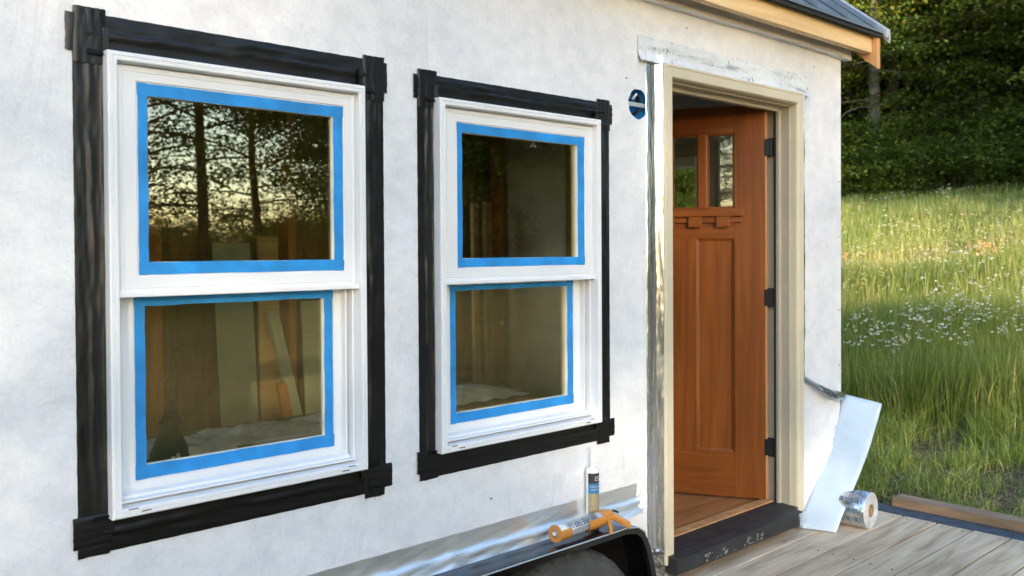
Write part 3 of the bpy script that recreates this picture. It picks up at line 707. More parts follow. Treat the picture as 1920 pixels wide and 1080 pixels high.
# roll of foil tape
rl = thing('tape_roll', 'roll of printed silver flashing tape with a cardboard core lying on the deck boards', 'tape roll', (4.012, -.165, .0), R(4), local=True)
RR = .085
def lathe_y(bm, prof, n=56, zc=RR, mi=0, flip=False):
    rs = [[bm.verts.new((r_*math.cos(2*math.pi*k/n), y_, zc+r_*math.sin(2*math.pi*k/n))) for r_, y_ in prof] for k in range(n)]
    for k in range(n):
        for j in range(len(prof)-1): bm.faces.new([rs[k][j], rs[k][j+1], rs[(k+1) % n][j+1], rs[(k+1) % n][j]]).material_index = mi
b = BM(); lathe_y(b, [(.030, .078), (.083, .078), (.085, .075), (.085, -.074), (.083, -.077)]); obj('foil_wrap', b, 'foil', rl, True)
b = BM(); pf = [(.083, -.077)]
for k in range(10): r_ = .083-k*.0055; pf += [(r_-.001, -.0785), (r_-.0045, -.0785), (r_-.005, -.0775)]
pf += [(.030, -.0775)]; lathe_y(b, pf); obj('wound_edge', b, 'label', rl)
b = BM(); lathe_y(b, [(.030, .078), (.030, -.080), (.026, -.080), (.026, .078)]); obj('cardboard_core', b, 'card', rl, True)
b = BM()
def cyl(th, y, r=RR+.0006): return (r*math.cos(th), y, RR+r*math.sin(th))
for row, (t0, yc) in enumerate(((2.35, 0), (2.9, 0), (1.75, 0), (3.4, 0))):
    for k in range(3):
        y0 = -.055+k*.036
        for (a, c, d, e) in ((0, .3, .008, .02), (.3, .1, .008, .004), (.12, .1, .008, .02), (.0, .3, -.004, .006)):
            grid(b, 3, 1, lambda u, v: cyl(t0+a*.9+c*.9*u, y0+d+e*v-.004))
bmesh.ops.remove_doubles(b, verts=b.verts, dist=.00001); obj('printing', b, 'inkg', rl)

# caulk gun
gx = Matrix.Rotation(R(2.5), 4, 'Z'); gun = thing('caulk_gun', 'orange caulking gun holding a silver cartridge, lying on the black fender', 'caulk gun', (2.10, -.088, .362), R(3), local=True)
def lathe_x(bm, prof, n=32, yc=0, zc=0, mi=0):
    rs = [[bm.verts.new((x_, yc+r_*math.cos(2*math.pi*k/n), zc+r_*math.sin(2*math.pi*k/n))) for x_, r_ in prof] for k in range(n)]
    for k in range(n):
        for j in range(len(prof)-1): bm.faces.new([rs[k][j], rs[k][j+1], rs[(k+1) % n][j+1], rs[(k+1) % n][j]]).material_index = mi
def part_lathe(bm, prof, t0, t1, n=16, yc=0, zc=0, th=.002):
    for s in (0, -th):
        rs = [[bm.verts.new((x_, yc+(r_+s)*math.cos(t0+(t1-t0)*k/n), zc+(r_+s)*math.sin(t0+(t1-t0)*k/n))) for x_, r_ in prof] for k in range(n+1)]
        for k in range(n):
            for j in range(len(prof)-1): bm.faces.new([rs[k][j], rs[k][j+1], rs[k+1][j+1], rs[k+1][j]])
b = BM(); lathe_x(b, [(.012, .001), (.012, .0238), (.232, .0238), (.232, .001)]); cart = obj('cartridge', b, 'white', gun, True)
b = BM(); lathe_x(b, [(.040, .0239), (.040, .0243), (.205, .0243), (.205, .0239)]); obj('cartridge_label', b, 'label', cart, True)
b = BM()
def cx_(t, x, r=.0247): return (x, r*math.cos(t), r*math.sin(t))
def patch(bm, x0, x1, t0, t1, r=.0247): grid(bm, 2, 3, lambda u, v: cx_(t0+(t1-t0)*v, x0+(x1-x0)*u, r))
GL = [('V', ), ]
rr = random.Random(9)
for k in range(10):           # a row of broad letter strokes round the label
    x = .052+k*.0145; t0, t1 = 2.0, 2.75
    patch(b, x, x+.0032, t0, t1)
    if k % 3 != 1: patch(b, x+.0070, x+.0095, t0, t1)
    for tt in ([t0, t0+.32, t1-.12] if k % 2 else [t0+.30, t1-.12]): patch(b, x+.0032, x+.0070, tt, tt+.12)
patch(b, .045, .20, 2.98, 3.03); patch(b, .045, .20, 1.80, 1.84)
for k in range(14): patch(b, .05+k*.0105, .056+k*.0105, 3.15+.02*(k % 2), 3.25)
obj('cartridge_lettering', b, 'ink', cart)
b = BM(); lathe_x(b, [(.013, .001), (.0, .006), (-.004, .008), (-.004, .001)], 20); obj('nozzle_end', b, 'white', cart, True)
b = BM()
part_lathe(b, [(.0, .0275), (.058, .0275)], R(150), R(300), 16); part_lathe(b, [(.150, .0275), (.238, .0275)], R(150), R(300), 16)
lathe_x(b, [(.0, .013), (.0, .0285), (.006, .0285), (.006, .013), (.0, .013)])
lathe_x(b, [(.232, .006), (.232, .028), (.240, .028), (.240, .006)])
obj('cradle', b, 'orange', gun)
# head, trigger and grip lying flat towards the fender's edge (local -y)
def bar(bm, pts, w, h):
    prev = None; rings_ = []
    for i, (x, y, z) in enumerate(pts):
        a = Vector(pts[max(i-1, 0)]); c = Vector(pts[min(i+1, len(pts)-1)]); d = (c-a); d.z = 0; d.normalize(); s = Vector((-d.y, d.x, 0)); ww = w[i] if isinstance(w, (list, tuple)) else w
        p = Vector((x, y, z)); rings_.append([bm.verts.new(p+s*ww*q+Vector((0, 0, h*e))) for q, e in ((-1, -.6), (-.6, -1), (.6, -1), (1, -.6), (1, .6), (.6, 1), (-.6, 1), (-1, .6))])
    for r0, r1 in zip(rings_, rings_[1:]):
        for k in range(8): bm.faces.new([r0[k], r0[(k+1) % 8], r1[(k+1) % 8], r1[k]])
    bm.faces.new(rings_[0][::-1]); bm.faces.new(rings_[-1])
b = BM(); bar(b, [(.232, .002, .004), (.262, .002, .006), (.286, -.008, .004)], [.022, .026, .018], .017)
bar(b, [(.280, -.006, .004), (.288, -.032, -.004), (.296, -.058, -.014), (.302, -.080, -.024)], [.012, .0085, .009, .007], .011); grip = obj('grip', b, 'orange', gun)
b = BM(); bar(b, [(.258, -.010, .0), (.246, -.032, -.008), (.228, -.053, -.018), (.214, -.066, -.027)], [.011, .008, .0075, .005], .008); obj('trigger', b, 'orange', gun)
b = BM(); tube(b, [(.24, .006, .008), (.30, .006, .008), (.322, .006, .008)], .0035, 8); tube(b, [(.322, .006, .008), (.322, -.014, .006)], .0035, 8); obj('plunger_rod', b, 'darkmetal', gun, True)
# upright sealant tube
sx, sy, sz = 2.352, -.0265, .326
tb = thing('sealant_cartridge', 'upright white sealant tube with black, blue and tan label standing against the wall', 'sealant tube', (sx, sy, sz), local=True)
def lathe_z(bm, prof, n=36):
    rs = [[bm.verts.new((r_*math.cos(2*math.pi*k/n), r_*math.sin(2*math.pi*k/n), z_)) for r_, z_ in prof] for k in range(n)]
    for k in range(n):
        for j in range(len(prof)-1): bm.faces.new([rs[k][j], rs[k][j+1], rs[(k+1) % n][j+1], rs[(k+1) % n][j]])
b = BM(); lathe_z(b, [(.0005, 0), (.023, 0), (.0235, .002), (.0235, .196), (.022, .200), (.012, .204), (.0075, .207), (.0050, .209), (.0030, .272), (.0012, .275)]); obj('tube_body', b, 'white', tb, True)
for nm, z0, z1, mt in (('label_black_band', .150, .186, 'ink'), ('label_blue_band', .115, .1498, 'inkb'), ('label_tan_band', .010, .1148, 'tan')):
    b = BM(); grid(b, 18, 1, lambda u, v: (.0239*math.cos(R(185+150*u)), .0239*math.sin(R(185+150*u)), z0+(z1-z0)*v)); obj(nm, b, mt, tb, True)
b = BM()
def tp(a0, a1, z0, z1): grid(b, 3, 1, lambda u, v: (.0243*math.cos(R(a0+(a1-a0)*u)), .0243*math.sin(R(a0+(a1-a0)*u)), z0+(z1-z0)*v))
for k in range(7): tp(205+k*13, 212+k*13, .137, .142)
for k in range(6): tp(210+k*13, 218+k*13, .127, .131)
tp(245, 300, .172, .1745); tp(245, 300, .160, .1625); tp(245, 251, .1626, .1719); tp(294, 300, .1626, .1719); tp(262, 285, .166, .169)
for k in range(4): tp(258, 300, .090-k*.022, .0915-k*.022)
tp(256, 258, .02, .0915)
obj('label_marks', b, 'label', tb)

# ------------------------------------------------------------------ deck
dk = thing('wooden_deck', 'weathered grey-brown plank deck at the foot of the open door', 'deck', (3.6, -.8, -.5))
me_b = BM(); tones = []
y = .055; rr = random.Random(5); k = 0
while y > -3.4:
    w_ = .152 if k else .146; x0 = 2.86+rr.uniform(-.01, .01); x1 = 4.335+rr.uniform(-.006, .006); dz = rr.uniform(-.0015, .0015)
    n0 = len(me_b.verts); vs0 = set(me_b.verts)
    box(me_b, x0, x1, y-w_, y, -.036+dz, 0+dz, .0018)
    nv = [v for v in me_b.verts if v not in vs0]; t = rr.uniform(.72, 1.0); tr = rr.uniform(-.03, .03)
    tones += [(t, t*(1-.02+tr*.5), t*(1-.04+tr))]*len(nv)
    y -= w_+.008; k += 1
me_b.verts.ensure_lookup_table(); me_b.verts.index_update()
o = obj('boards', me_b, 'deck', dk); a = o.data.color_attributes.new('tone', 'FLOAT_COLOR', 'POINT')
a.data.foreach_set('color', np.array([(*t, 1) for t in tones], np.float32).ravel())
b = BM(); box(b, 2.90, 4.30, -3.36, -3.32, -.19, -.038); box(b, 2.90, 2.94, -3.318, .04, -.19, -.038); box(b, 3.55, 3.59, -3.318, .04, -.19, -.038); box(b, 4.27, 4.31, -3.318, .04, -.19, -.038); obj('joist', b, 'lumber', dk)
b = BM()
for xp in (2.93, 4.28):
    for yp in (-3.27, -1.6, .0): box(b, xp-.05, xp+.05, yp-.045, yp+.045, -.62, -.192)
obj('post', b, 'lumber', dk)
b = BM(); rr = random.Random(8); yy = .055-.146/2
for k in range(6):
    for xx in (3.57, 4.29):
        for dy in (-.045, .045):
            tube(b, [(xx, yy+dy, -.001), (xx, yy+dy, .0016)], .004, 8)
    yy -= .160
obj('screw', b, 'darkmetal', dk)
rs = thing('rubber_strip', 'dark blue-grey textured rubber strip along the far end of the deck boards', 'strip', (4.42, -1.2, -.03))
b = BM(); grid(b, 6, 90, lambda u, v: (4.340+.15*u+.005*wob(v*6, 2)*u, .10-3.4*v, -.004-.006*u+.004*wob(v*12+u*3, 1))); grid(b, 1, 90, lambda u, v: (4.49-.002*u+.005*wob(v*6, 2), .10-3.4*v, -.010-.045*u+.004*wob(v*12+3, 1)*(1-u))); grid(b, 1, 1, lambda u, v: (4.34+.15*u, .101, -.05+.045*v)); obj('strip_sheet', b, 'felt', rs, True)
tbd = thing('timber_board', 'brown timber board lying at the grass edge beyond the rubber strip', 'board', (4.56, -1.4, -.02))
b = BM(); box(b, 4.497, 4.60, -3.3, -.125, -.012, .032, .003); obj('plank', b, 'lumber', tbd)

# ------------------------------------------------------------------ inside the house
def lean_board(name, label, cat, x0, x1, ztop, lean, y0, th, mat, skew=0, zb=.119):
    t = thing(name, label, cat, ((x0+x1)/2, y0, zb)); b = BM()
    A = [(x0, y0-lean, zb), (x1, y0-lean, zb), (x1+skew, y0, ztop), (x0+skew, y0, ztop)]
    V0 = [b.verts.new(p) for p in A]; V1 = [b.verts.new((p[0], p[1]-th, p[2]+.0)) for p in A]
    b.faces.new(V0); b.faces.new(V1[::-1])
    for k in range(4): b.faces.new([V0[k], V1[k], V1[(k+1) % 4], V0[(k+1) % 4]])
    obj('sheet', b, mat, t); return t
lean_board('panel_board', 'wide grey-green board leaning behind the nearest window', 'board', 2.055, 2.26, 1.34, .05, 2.30, .012, 'green', -.03)
lean_board('timber_or_sun_patch', 'narrow olive board leaning at a slant behind the nearest window', 'board', 2.45, 2.51, .98, .10, 2.24, .03, 'green', -.16)
lean_board('timber_or_sun_patch', 'bright pine offcut leaning low behind the nearest window', 'board', 2.36, 2.41, .60, .12, 2.18, .03, 'stud', -.05)
lean_board('timber_or_sun_patch', 'wide pale pine board added as a sunlit patch behind the nearest window', 'board', 2.285, 2.405, 1.375, .03, 2.33, .02, 'pine')  # pale board added where sun would light the far wall
lean_board('timber_or_sun_patch', 'left of two pale pine battens standing in for sunlit stud strips behind the window nearer the door', 'board', 3.77, 3.815, 1.60, .02, 2.30, .03, 'pine')  # both battens cut short and coloured pale to stand for sunlit studs
lean_board('timber_or_sun_patch', 'right of two pale pine battens standing in for sunlit stud strips behind the window nearer the door', 'board', 3.875, 3.925, 1.61, .02, 2.30, .03, 'pine')
lean_board('panel_board', 'olive board leaning at the right edge of the nearest window view', 'board', 2.53, 2.93, 1.02, .05, 2.28, .012, 'green', -.01)
bgd = thing('backpack', 'dark green fabric bag with a pale mark, upright inside the nearest window', 'bag', (1.33, 1.15, .119)); b = BM()
grid(b, 22, 14, lambda u, v: (1.33+(.095-.035*v)*math.cos(2*math.pi*u)*(1-.75*max(0, v-.8)/.2), 1.15+.06*math.sin(2*math.pi*u)*(1-.8*max(0, v-.8)/.2), .119+.56*v+.01*math.sin(u*9)))
obj('bag_body', b, 'bag', bgd, True)
b = BM(); tube(b, [(1.30, 1.15, .66), (1.32, 1.15, .70), (1.35, 1.15, .70), (1.37, 1.15, .66)], .009, 8); obj('bag_handle', b, 'bag', bgd, True)
b = BM()
for (dx, dz, w, h) in ((-.02, .0, .016, .02), (.0, .012, .014, .016), (.004, -.018, .02, .012)): box(b, 1.33+dx, 1.33+dx+w, 1.084, 1.0865, .53+dz, .53+dz+h, .001)
obj('bag_emblem', b, 'white', bgd)
wb = thing('work_bench', 'low plywood bench covered in crumpled clear plastic inside the nearest window', 'bench', (1.7, 1.3, .119)); b = BM()
box(b, 1.05, 2.55, 1.30, 1.75, .475, .50, .003); obj('bench_top', b, 'ply', wb)
for xx in (1.09, 2.45):
    for yy in (1.33, 1.66): b = BM(); box(b, xx, xx+.05, yy, yy+.05, .12, .474); obj('leg', b, 'stud', wb)
pl = thing('plastic_sheeting', 'crumpled clear plastic sheeting draped along the bench inside the nearest window', 'plastic sheet', (1.7, 1.3, .502)); b = BM()
grid(b, 70, 14, lambda u, v: (1.0+1.62*u, 1.285+.30*v+.02*math.sin(u*13), 0.5025+.018*(1+wob(u*2.6+v*.4, 3))*(.5+.5*math.sin(v*3.1))+.010*(1+wob(u*5.3-v*1.3, 8))-.10*max(0, .12-v)/.12)); obj('sheet', b, 'poly', pl, True)
pt = thing('work_table', 'table with loose papers inside the window nearer the door', 'table', (3.3, 1.6, .119)); b = BM()
box(b, 2.75, 3.55, 1.35, 2.0, .47, .50, .003); obj('tabletop', b, 'ply', pt)
for xx in (2.78, 3.47):
    for yy in (1.38, 1.92): b = BM(); box(b, xx, xx+.05, yy, yy+.05, .12, .469); obj('leg', b, 'stud', pt)
ps = thing('plastic_sheet', 'crumpled pale plastic sheet lying on the table inside the window nearer the door', 'plastic sheet', (3.1, 1.55, .501)); b = BM()
grid(b, 24, 20, lambda u, v: (2.80+.62*u, 1.38+.40*v, .502+.055*math.sin(u*3.14)*math.sin(v*3.14)+.012*abs(math.sin(u*14+v*9)))); obj('sheet', b, 'poly', ps, True)

# ------------------------------------------------------------------ vegetation
def leaves(P, size, up=.75, tone=None, aspect=1.7, seedr=None):
    """rhombic leaf faces at points P"""
    g_ = seedr or rng; n = len(P); nrm = g_.normal(size=(n, 3)); nrm[:, 2] = np.abs(nrm[:, 2])+up*2.2; nrm /= np.linalg.norm(nrm, axis=1)[:, None]
    t = g_.normal(size=(n, 3)); t -= (t*nrm).sum(1)[:, None]*nrm; t /= np.linalg.norm(t, axis=1)[:, None]; s = np.cross(nrm, t)
    L = (size*g_.uniform(.6, 1.35, n))[:, None]; W_ = L/aspect
    V = np.stack([P-t*L*.5, P+s*W_*.5, P+t*L*.5+nrm*L*-.06, P-s*W_*.5], 1).reshape(-1, 3)
    F = np.arange(n*4).reshape(n, 4); return V, F, np.repeat(tone, 4, 0)
GREENS = np.array([(.032, .065, .009), (.058, .105, .014), (.095, .150, .020), (.155, .19, .026), (.23, .23, .035)])
def greens(n, g_, bias=1.0):
    t = np.clip(g_.beta(1.6, 2.6, n)*4*bias, 0, 3.99); i = t.astype(int); f = (t-i)[:, None]; return GREENS[i]*(1-f)+GREENS[np.minimum(i+1, 4)]*f
def make_tree(seed, Hh, Rr, kind):
    g_ = np.random.default_rng(seed); bt = BM(); pts = []; ton = []; tf = (.72, 1.0, 1.5)[seed % 3]
    lean = g_.normal(0, .25, 2); th = [0, .2, .45, .7, .9, 1]
    tp_ = [(lean[0]*t*t+.08*math.sin(t*7+seed), lean[1]*t*t+.08*math.cos(t*6+seed), Hh*.96*t-.3*(t == 0)) for t in th]
    r0 = dict(conifer=.17, maple=.20, open=.13, snag=.17)[kind]; tube(bt, tp_, [r0*1.25, r0, r0*.8, r0*.5, r0*.25, .03], 9)
    nl = dict(conifer=80, maple=62, open=34, snag=46)[kind]; lo = dict(conifer=.04, maple=.06, open=.20, snag=.33)[kind]
    for k in range(nl):
        t = lo+(1-lo)*((k+.5)/nl)**.9; az = k*2.4+g_.normal(0, .4); c = (t-lo)/(1-lo)
        if kind in ('conifer',): L = Rr*(1-.78*c)*g_.uniform(.65, 1.15); rise = -.05+.25*c
        else: L = Rr*(.55+.75*math.sin(min(1, c*1.05)*2.7))*g_.uniform(.6, 1.15); rise = .15+.6*c
        bx = np.interp(t, th, [p[0] for p in tp_]); by = np.interp(t, th, [p[1] for p in tp_]); z0 = Hh*.96*t
        d = np.array([math.cos(az), math.sin(az)]); lp = []
        for q in (0, .33, .66, 1): lp.append((bx+d[0]*L*q, by+d[1]*L*q, z0+L*(rise*q-.22*q*q)))
        lr = .028 if kind != 'maple' else .04; tube(bt, lp, [lr*1.4, lr, lr*.6, lr*.25], 5, False)
        ns = int((7 if kind == 'conifer' else 9)*(.6+.5*L/Rr)); base = g_.uniform(-.6, .9)
        for j in range(ns):
            q = g_.uniform(.22, 1.05); side = g_.normal(0, .26)*L*(1.1-.5*q)
            c0 = np.array([bx+d[0]*L*q-d[1]*side, by+d[1]*L*q+d[0]*side, z0+L*(rise*q-.22*q*q)+g_.normal(0, .07)])
            m_ = int(dict(conifer=95, maple=115, open=34, snag=60)[kind]*g_.uniform(.6, 1.4)); sg = (.30, .30, .07) if kind == 'conifer' else (.33, .33, .15)
            P = c0+g_.normal(size=(m_, 3))*np.array(sg)*g_.uniform(.7, 1.2); P[:, 2] -= .25*((P[:, :2]-c0[:2])**2).sum(1)
            pts.append(P); ton.append(np.clip(tf*greens(m_, g_)*(1.0+.60*base+g_.normal(0, .15)), .008, .25)*np.array([1.0+.25*max(0, base), 1, 1-.1*base]))
    if kind == 'snag':
        for k in range(16):
            az = g_.uniform(0, 6.28); z0 = g_.uniform(.6, Hh*.42); L = g_.uniform(.8, 2.2)
            tube(bt, [(math.cos(az)*L*q+.1*math.sin(q*5+k), math.sin(az)*L*q, z0+L*(.05*q-.30*q*q)) for q in (0, .4, .75, 1)], [.03, .02, .012, .005], 5, False)
    P = np.concatenate(pts); T = np.concatenate(ton); ls = dict(conifer=.120, maple=.125, open=.12, snag=.12)[kind]
    V, F, T4 = leaves(P, ls, .8 if kind == 'conifer' else .45, T, 1.9, g_)
    bmesh.ops.recalc_face_normals(bt, faces=bt.faces); tm = bpy.data.meshes.new('trunk'); bt.to_mesh(tm); bt.free()
    tm.polygons.foreach_set('use_smooth', [True]*len(tm.polygons)); tm.materials.append(MT['bark' if kind in ('snag',) else 'barkd'])
    cm = np_mesh('crown', V, F, T4); cm.materials.append(MT['leaf']); return tm, cm
def make_bush(seed, Rr, Hh):
    g_ = np.random.default_rng(seed); pts = []; ton = []; bt = BM()
    for k in range(34):
        az = g_.uniform(0, 6.28); r_ = Rr*math.sqrt(g_.random())*.85; z = Hh*(1-(r_/Rr)**2*.7)*g_.uniform(.3, 1.0)
        c0 = np.array([r_*math.cos(az), r_*math.sin(az), z]); base = g_.uniform(-.5, .7)
        tube(bt, [(c0[0]*.15, c0[1]*.15, -.1), (c0[0]*.6, c0[1]*.6, z*.55), tuple(c0)], [.02, .012, .005], 4, False)
        for j in range(7):
            c1 = c0+g_.normal(size=3)*np.array([.38, .38, .16])
            P = c1+g_.normal(size=(44, 3))*np.array([.20, .20, .07]); pts.append(P); ton.append(np.clip(greens(44, g_, 1.05)*(1+.4*base+g_.normal(0, .12)), .008, .25))
    P = np.concatenate(pts); T = np.concatenate(ton); ok = P[:, 2] > 0; V, F, T4 = leaves(P[ok], .09, .7, T[ok], 2.0, g_)
    tm = bpy.data.meshes.new('stems'); bt.to_mesh(tm); bt.free(); tm.materials.append(MT['barkd'])
    cm = np_mesh('leaves', V, F, T4); cm.materials.append(MT['leaf']); return tm, cm
def put(name, meshes, parts, label, cat, group, x, y, rz, sc=1, dz=0):
    z = float(hgt(x, y))+dz; t = thing(name, label, cat, (x, y, z), rz, group, local=True); t.scale = (sc, sc, sc)
    for nm, me in zip(parts, meshes):
        o = bpy.data.objects.new(nm, me); C.objects.link(o); o.parent = t
    return t
con = [make_tree(11+i, 11.5+i, 3.2, 'conifer') for i in range(3)]
map_ = [make_tree(31+i, 10.5+i, 3.6, 'maple') for i in range(3)]
opn = [make_tree(51+i, 9.0+.6*i, 2.9, 'open') for i in range(3)]
sng = make_tree(71, 12, 3.3, 'snag')
bsh = [make_bush(91+i, 1.7, 1.9+.3*i) for i in range(3)]
r3 = random.Random(12)
def pol(az, d): a = R(az); return d*math.sin(a), -2.15+d*math.cos(a)
# snags seen above the meadow, just right of the wall corner
x, y = pol(64.7, 28.6); put('snag_tree', sng, ('trunk', 'crown'), 'tall tree with bare pale grey trunk and dead lower branches at the meadow edge', 'tree', None, x, y, 1.2, 1.0)
for row, (d0, step) in enumerate(((30.5, 4.4), (33.0, 4.2), (36.5, 4.2), (41, 4.2), (46, 4))):
    az = 43+row*1.7
    while az < 104:
        d = d0+r3.uniform(-1, 1); x, y = pol(az+r3.uniform(-1, 1), d); fam = r3.choice([con, map_, map_, con]); k = r3.randrange(3)
        put('conifer_tree' if fam is con else 'broadleaf_tree', fam[k], ('trunk', 'crown'),
            'dark layered evergreen in the wood behind the meadow' if fam is con else 'dark green broadleaf tree in the wood behind the meadow', 'tree', 'trees of the wood behind the meadow', x, y, r3.uniform(0, 6.28), r3.uniform(.9, 1.15))
        az += step*r3.uniform(.8, 1.2)
az = 43
while az < 104:
    for d0 in (27.9, 29.6):
        d = d0+r3.uniform(-.8, .8); aa = az+r3.uniform(-1, 1); x, y = pol(aa, d)
        if abs(aa-64.6) < 1.6 and d > 28.2: d -= 1.2; x, y = pol(aa, d)
        put('shrub', bsh[r3.randrange(3)], ('stems', 'leaves'), 'leafy undergrowth shrub along the edge of the wood', 'shrub', 'undergrowth shrubs at the wood edge', x, y, r3.uniform(0, 6.28), r3.uniform(.8, 1.25), -.1)
    az += 3.0*r3.uniform(.8, 1.2)
# trees on the camera's side, seen in the window glass
def refl(az, d, fam, sc): 
    x, y = pol(az, d); put('field_tree', fam, ('trunk', 'crown'), 'tree on the far side of the yard, mirrored in the window glass', 'tree', 'trees mirrored in the window glass', x, y, r3.uniform(0, 6.28), sc)
for az, d, f, sc in ((158, 20, opn[0], 1.0), (154.5, 17.5, opn[1], .95), (151.5, 21, opn[2], 1.1), (147.8, 22, opn[0], .95), (163, 22, opn[1], 1.0), (168, 19, opn[2], 1.0), (137.5, 24, map_[1], 1.0),
                     (135, 18, map_[0], .95), (138, 22, map_[2], 1.05), (135.5, 18, map_[1], .95), (132.5, 23, con[0], 1.0), (130, 18, map_[2], 1.0), (126.5, 21, con[1], 1.0), (122, 19, map_[0], 1.0),
                     (139, 30, con[2], 1.1), (141, 26, con[1], .95), (137, 25, map_[0], 1.0), (131, 26, map_[2], 1.0), (124, 27, con[0], 1), (134, 28, con[0], 1.1), (129, 28, con[1], 1.1), (174, 23, opn[0], 1.0)): refl(az, d, f, sc)
for az in np.concatenate([np.arange(120, 262, 3.6), np.arange(121, 200, 3.1)]):
    d = r3.uniform(21, 30); x, y = pol(az+r3.uniform(-1, 1), d)
    put('shrub', bsh[r3.randrange(3)], ('stems', 'leaves'), 'bushy growth on the far side of the yard behind the photographer', 'shrub', 'bushes across the yard', x, y, r3.uniform(0, 6.28), r3.uniform(.95, 1.35), -.1)
# trees between the low sun and the house: they filter its light
for lat, t_, f, sc in ((-8.5, 24, map_[0], 1.05), (-5.0, 27, map_[1], 1.0), (-1.8, 24, map_[2], 1.0), (1.2, 27, con[1], 1.05), (-3.2, 31, con[0], 1.1), (4.2, 26, map_[0], .85), (1.5, 21, opn[2], 1.15), (-13, 26, map_[1], 1.0), (-18, 24, map_[2], 1.0), (-23, 25, con[0], 1.0)):
    x, y = -t_*.53+lat*.85, -t_*.85-lat*.53
    put('yard_tree', f, ('trunk', 'crown'), 'tree behind the photographer that filters the low sun', 'tree', 'trees filtering the low sun', x, y, r3.uniform(0, 6.28), sc)

# ---- meadow grass
def blades(x, y, h, w, tone, g_, segs=3, bend=.35):
    n = len(x); z = hgt(x, y)-.02; az = g_.uniform(0, 2*np.pi, n); lean = np.abs(g_.normal(0, bend, n))*h; dx, dy = np.cos(az), np.sin(az)
    fa = g_.uniform(0, 2*np.pi, n); sx_, sy_ = np.cos(fa)*w*.5, np.sin(fa)*w*.5
    V = np.zeros((n, segs*2+1, 3)); 
    for k in range(segs):
        t = k/segs; ww = 1-.55*t
        cx, cy, cz = x+dx*lean*t*t, y+dy*lean*t*t, z+h*t*(1-.25*t*lean/np.maximum(h, .01))
        V[:, 2*k] = np.stack([cx-sx_*ww, cy-sy_*ww, cz], 1); V[:, 2*k+1] = np.stack([cx+sx_*ww, cy+sy_*ww, cz], 1)
    V[:, -1] = np.stack([x+dx*lean, y+dy*lean, z+h*(1-.25*lean/np.maximum(h, .01))], 1)
    m = segs*2+1; base = (np.arange(n)*m)[:, None]; T = []
    for k in range(segs-1): T += [[2*k, 2*k+1, 2*k+3], [2*k, 2*k+3, 2*k+2]]
    T.append([2*segs-2, 2*segs-1, 2*segs]); F = (base[:, None, :]+np.array(T)[None]).reshape(-1, 3)
    return V.reshape(-1, 3), F, np.repeat(tone, m, 0)
def nz2(x, y, s, sd):
    return .5+.25*(np.sin(x*s+sd)*np.cos(y*s*1.3+sd*2)+np.sin(x*s*2.3+y*s*1.9+sd*3)*.8+np.cos(x*s*.7-y*s*2.9+sd)*.6)
def grass_tone(x, y, g_, straw):
    n = len(x); a = np.array([.12, .175, .026]); b_ = np.array([.22, .26, .045]); st_ = np.array([.60, .50, .19])
    f = np.clip(nz2(x, y, 1.1, 2)+g_.normal(0, .22, n), 0, 1)[:, None]; c = a*(1-f)+b_*f
    s = (g_.random(n) < straw)[:, None]; c = np.where(s, st_*g_.uniform(.6, 1.15, (n, 1)), c); return c*g_.uniform(.75, 1.25, (n, 1))
parts_ = []
def sector(az0, az1, d0, d1, n, g_):
    a = np.radians(g_.uniform(az0, az1, n)); d = np.sqrt(g_.uniform(d0*d0, d1*d1, n)); return d*np.sin(a), -2.15+d*np.cos(a), d
g_ = np.random.default_rng(3)
def keep(x, y): return (x > 4.66) & ~((x < 4.7) & (y > -3.3)) | ((x > 4.30) & (y > 0.02) & (x > 4.24)) 
# short tufty verge (clumped)
for (az0, az1, d0, d1, n) in ((60, 92, 4.9, 7.4, 60000),):
    x, y, d = sector(az0, az1, d0, d1, n, g_); cl = nz2(x, y, 4.2, 1)+.5*(nz2(x, y, 11, 5)-.5); ok = keep(x, y) & (g_.random(n) < np.clip((cl-.22)*1.8, .12, 1)); x, y, d, cl = x[ok], y[ok], d[ok], cl[ok]
    edge = np.clip((x-5.75)/.7, 0, 1); h = g_.uniform(.04, .13, len(x))*(.6+.9*cl)+edge*g_.uniform(.05, .28, len(x))
    parts_.append(blades(x, y, h, g_.uniform(.0028, .0055, len(x)), grass_tone(x, y, g_, .13)*np.array([1.12, 1.22, 1.1]), g_, 3, .75))
# tall meadow in bands of distance
for (az0, az1, d0, d1, n, hm, wm) in ((56, 84, 6.9, 10, 75000, .50, .0065), (52, 84, 10, 15, 75000, .52, .010), (48, 86, 15, 21, 62000, .48, .016), (44, 90, 21, 29.5, 52000, .42, .026)):
    x, y, d = sector(az0, az1, d0, d1, n, g_); ok = (x > 6.15+.7*(nz2(x, y, 1.7, 4)-.5)); x, y, d = x[ok], y[ok], d[ok]; n = len(x)
    gold = np.clip((nz2(x, y, .75, 7)-.45)*2.2, 0, 1)*np.exp(-((d-12.5)/3.6)**2); straw = .06+.55*gold
    h = hm*g_.uniform(.45, 1.15, n)*(.75+.5*nz2(x, y, .9, 9)); parts_.append(blades(x, y, h, wm*g_.uniform(.6, 1.2, n), grass_tone(x, y, g_, straw)*1.15, g_, 3, .30))
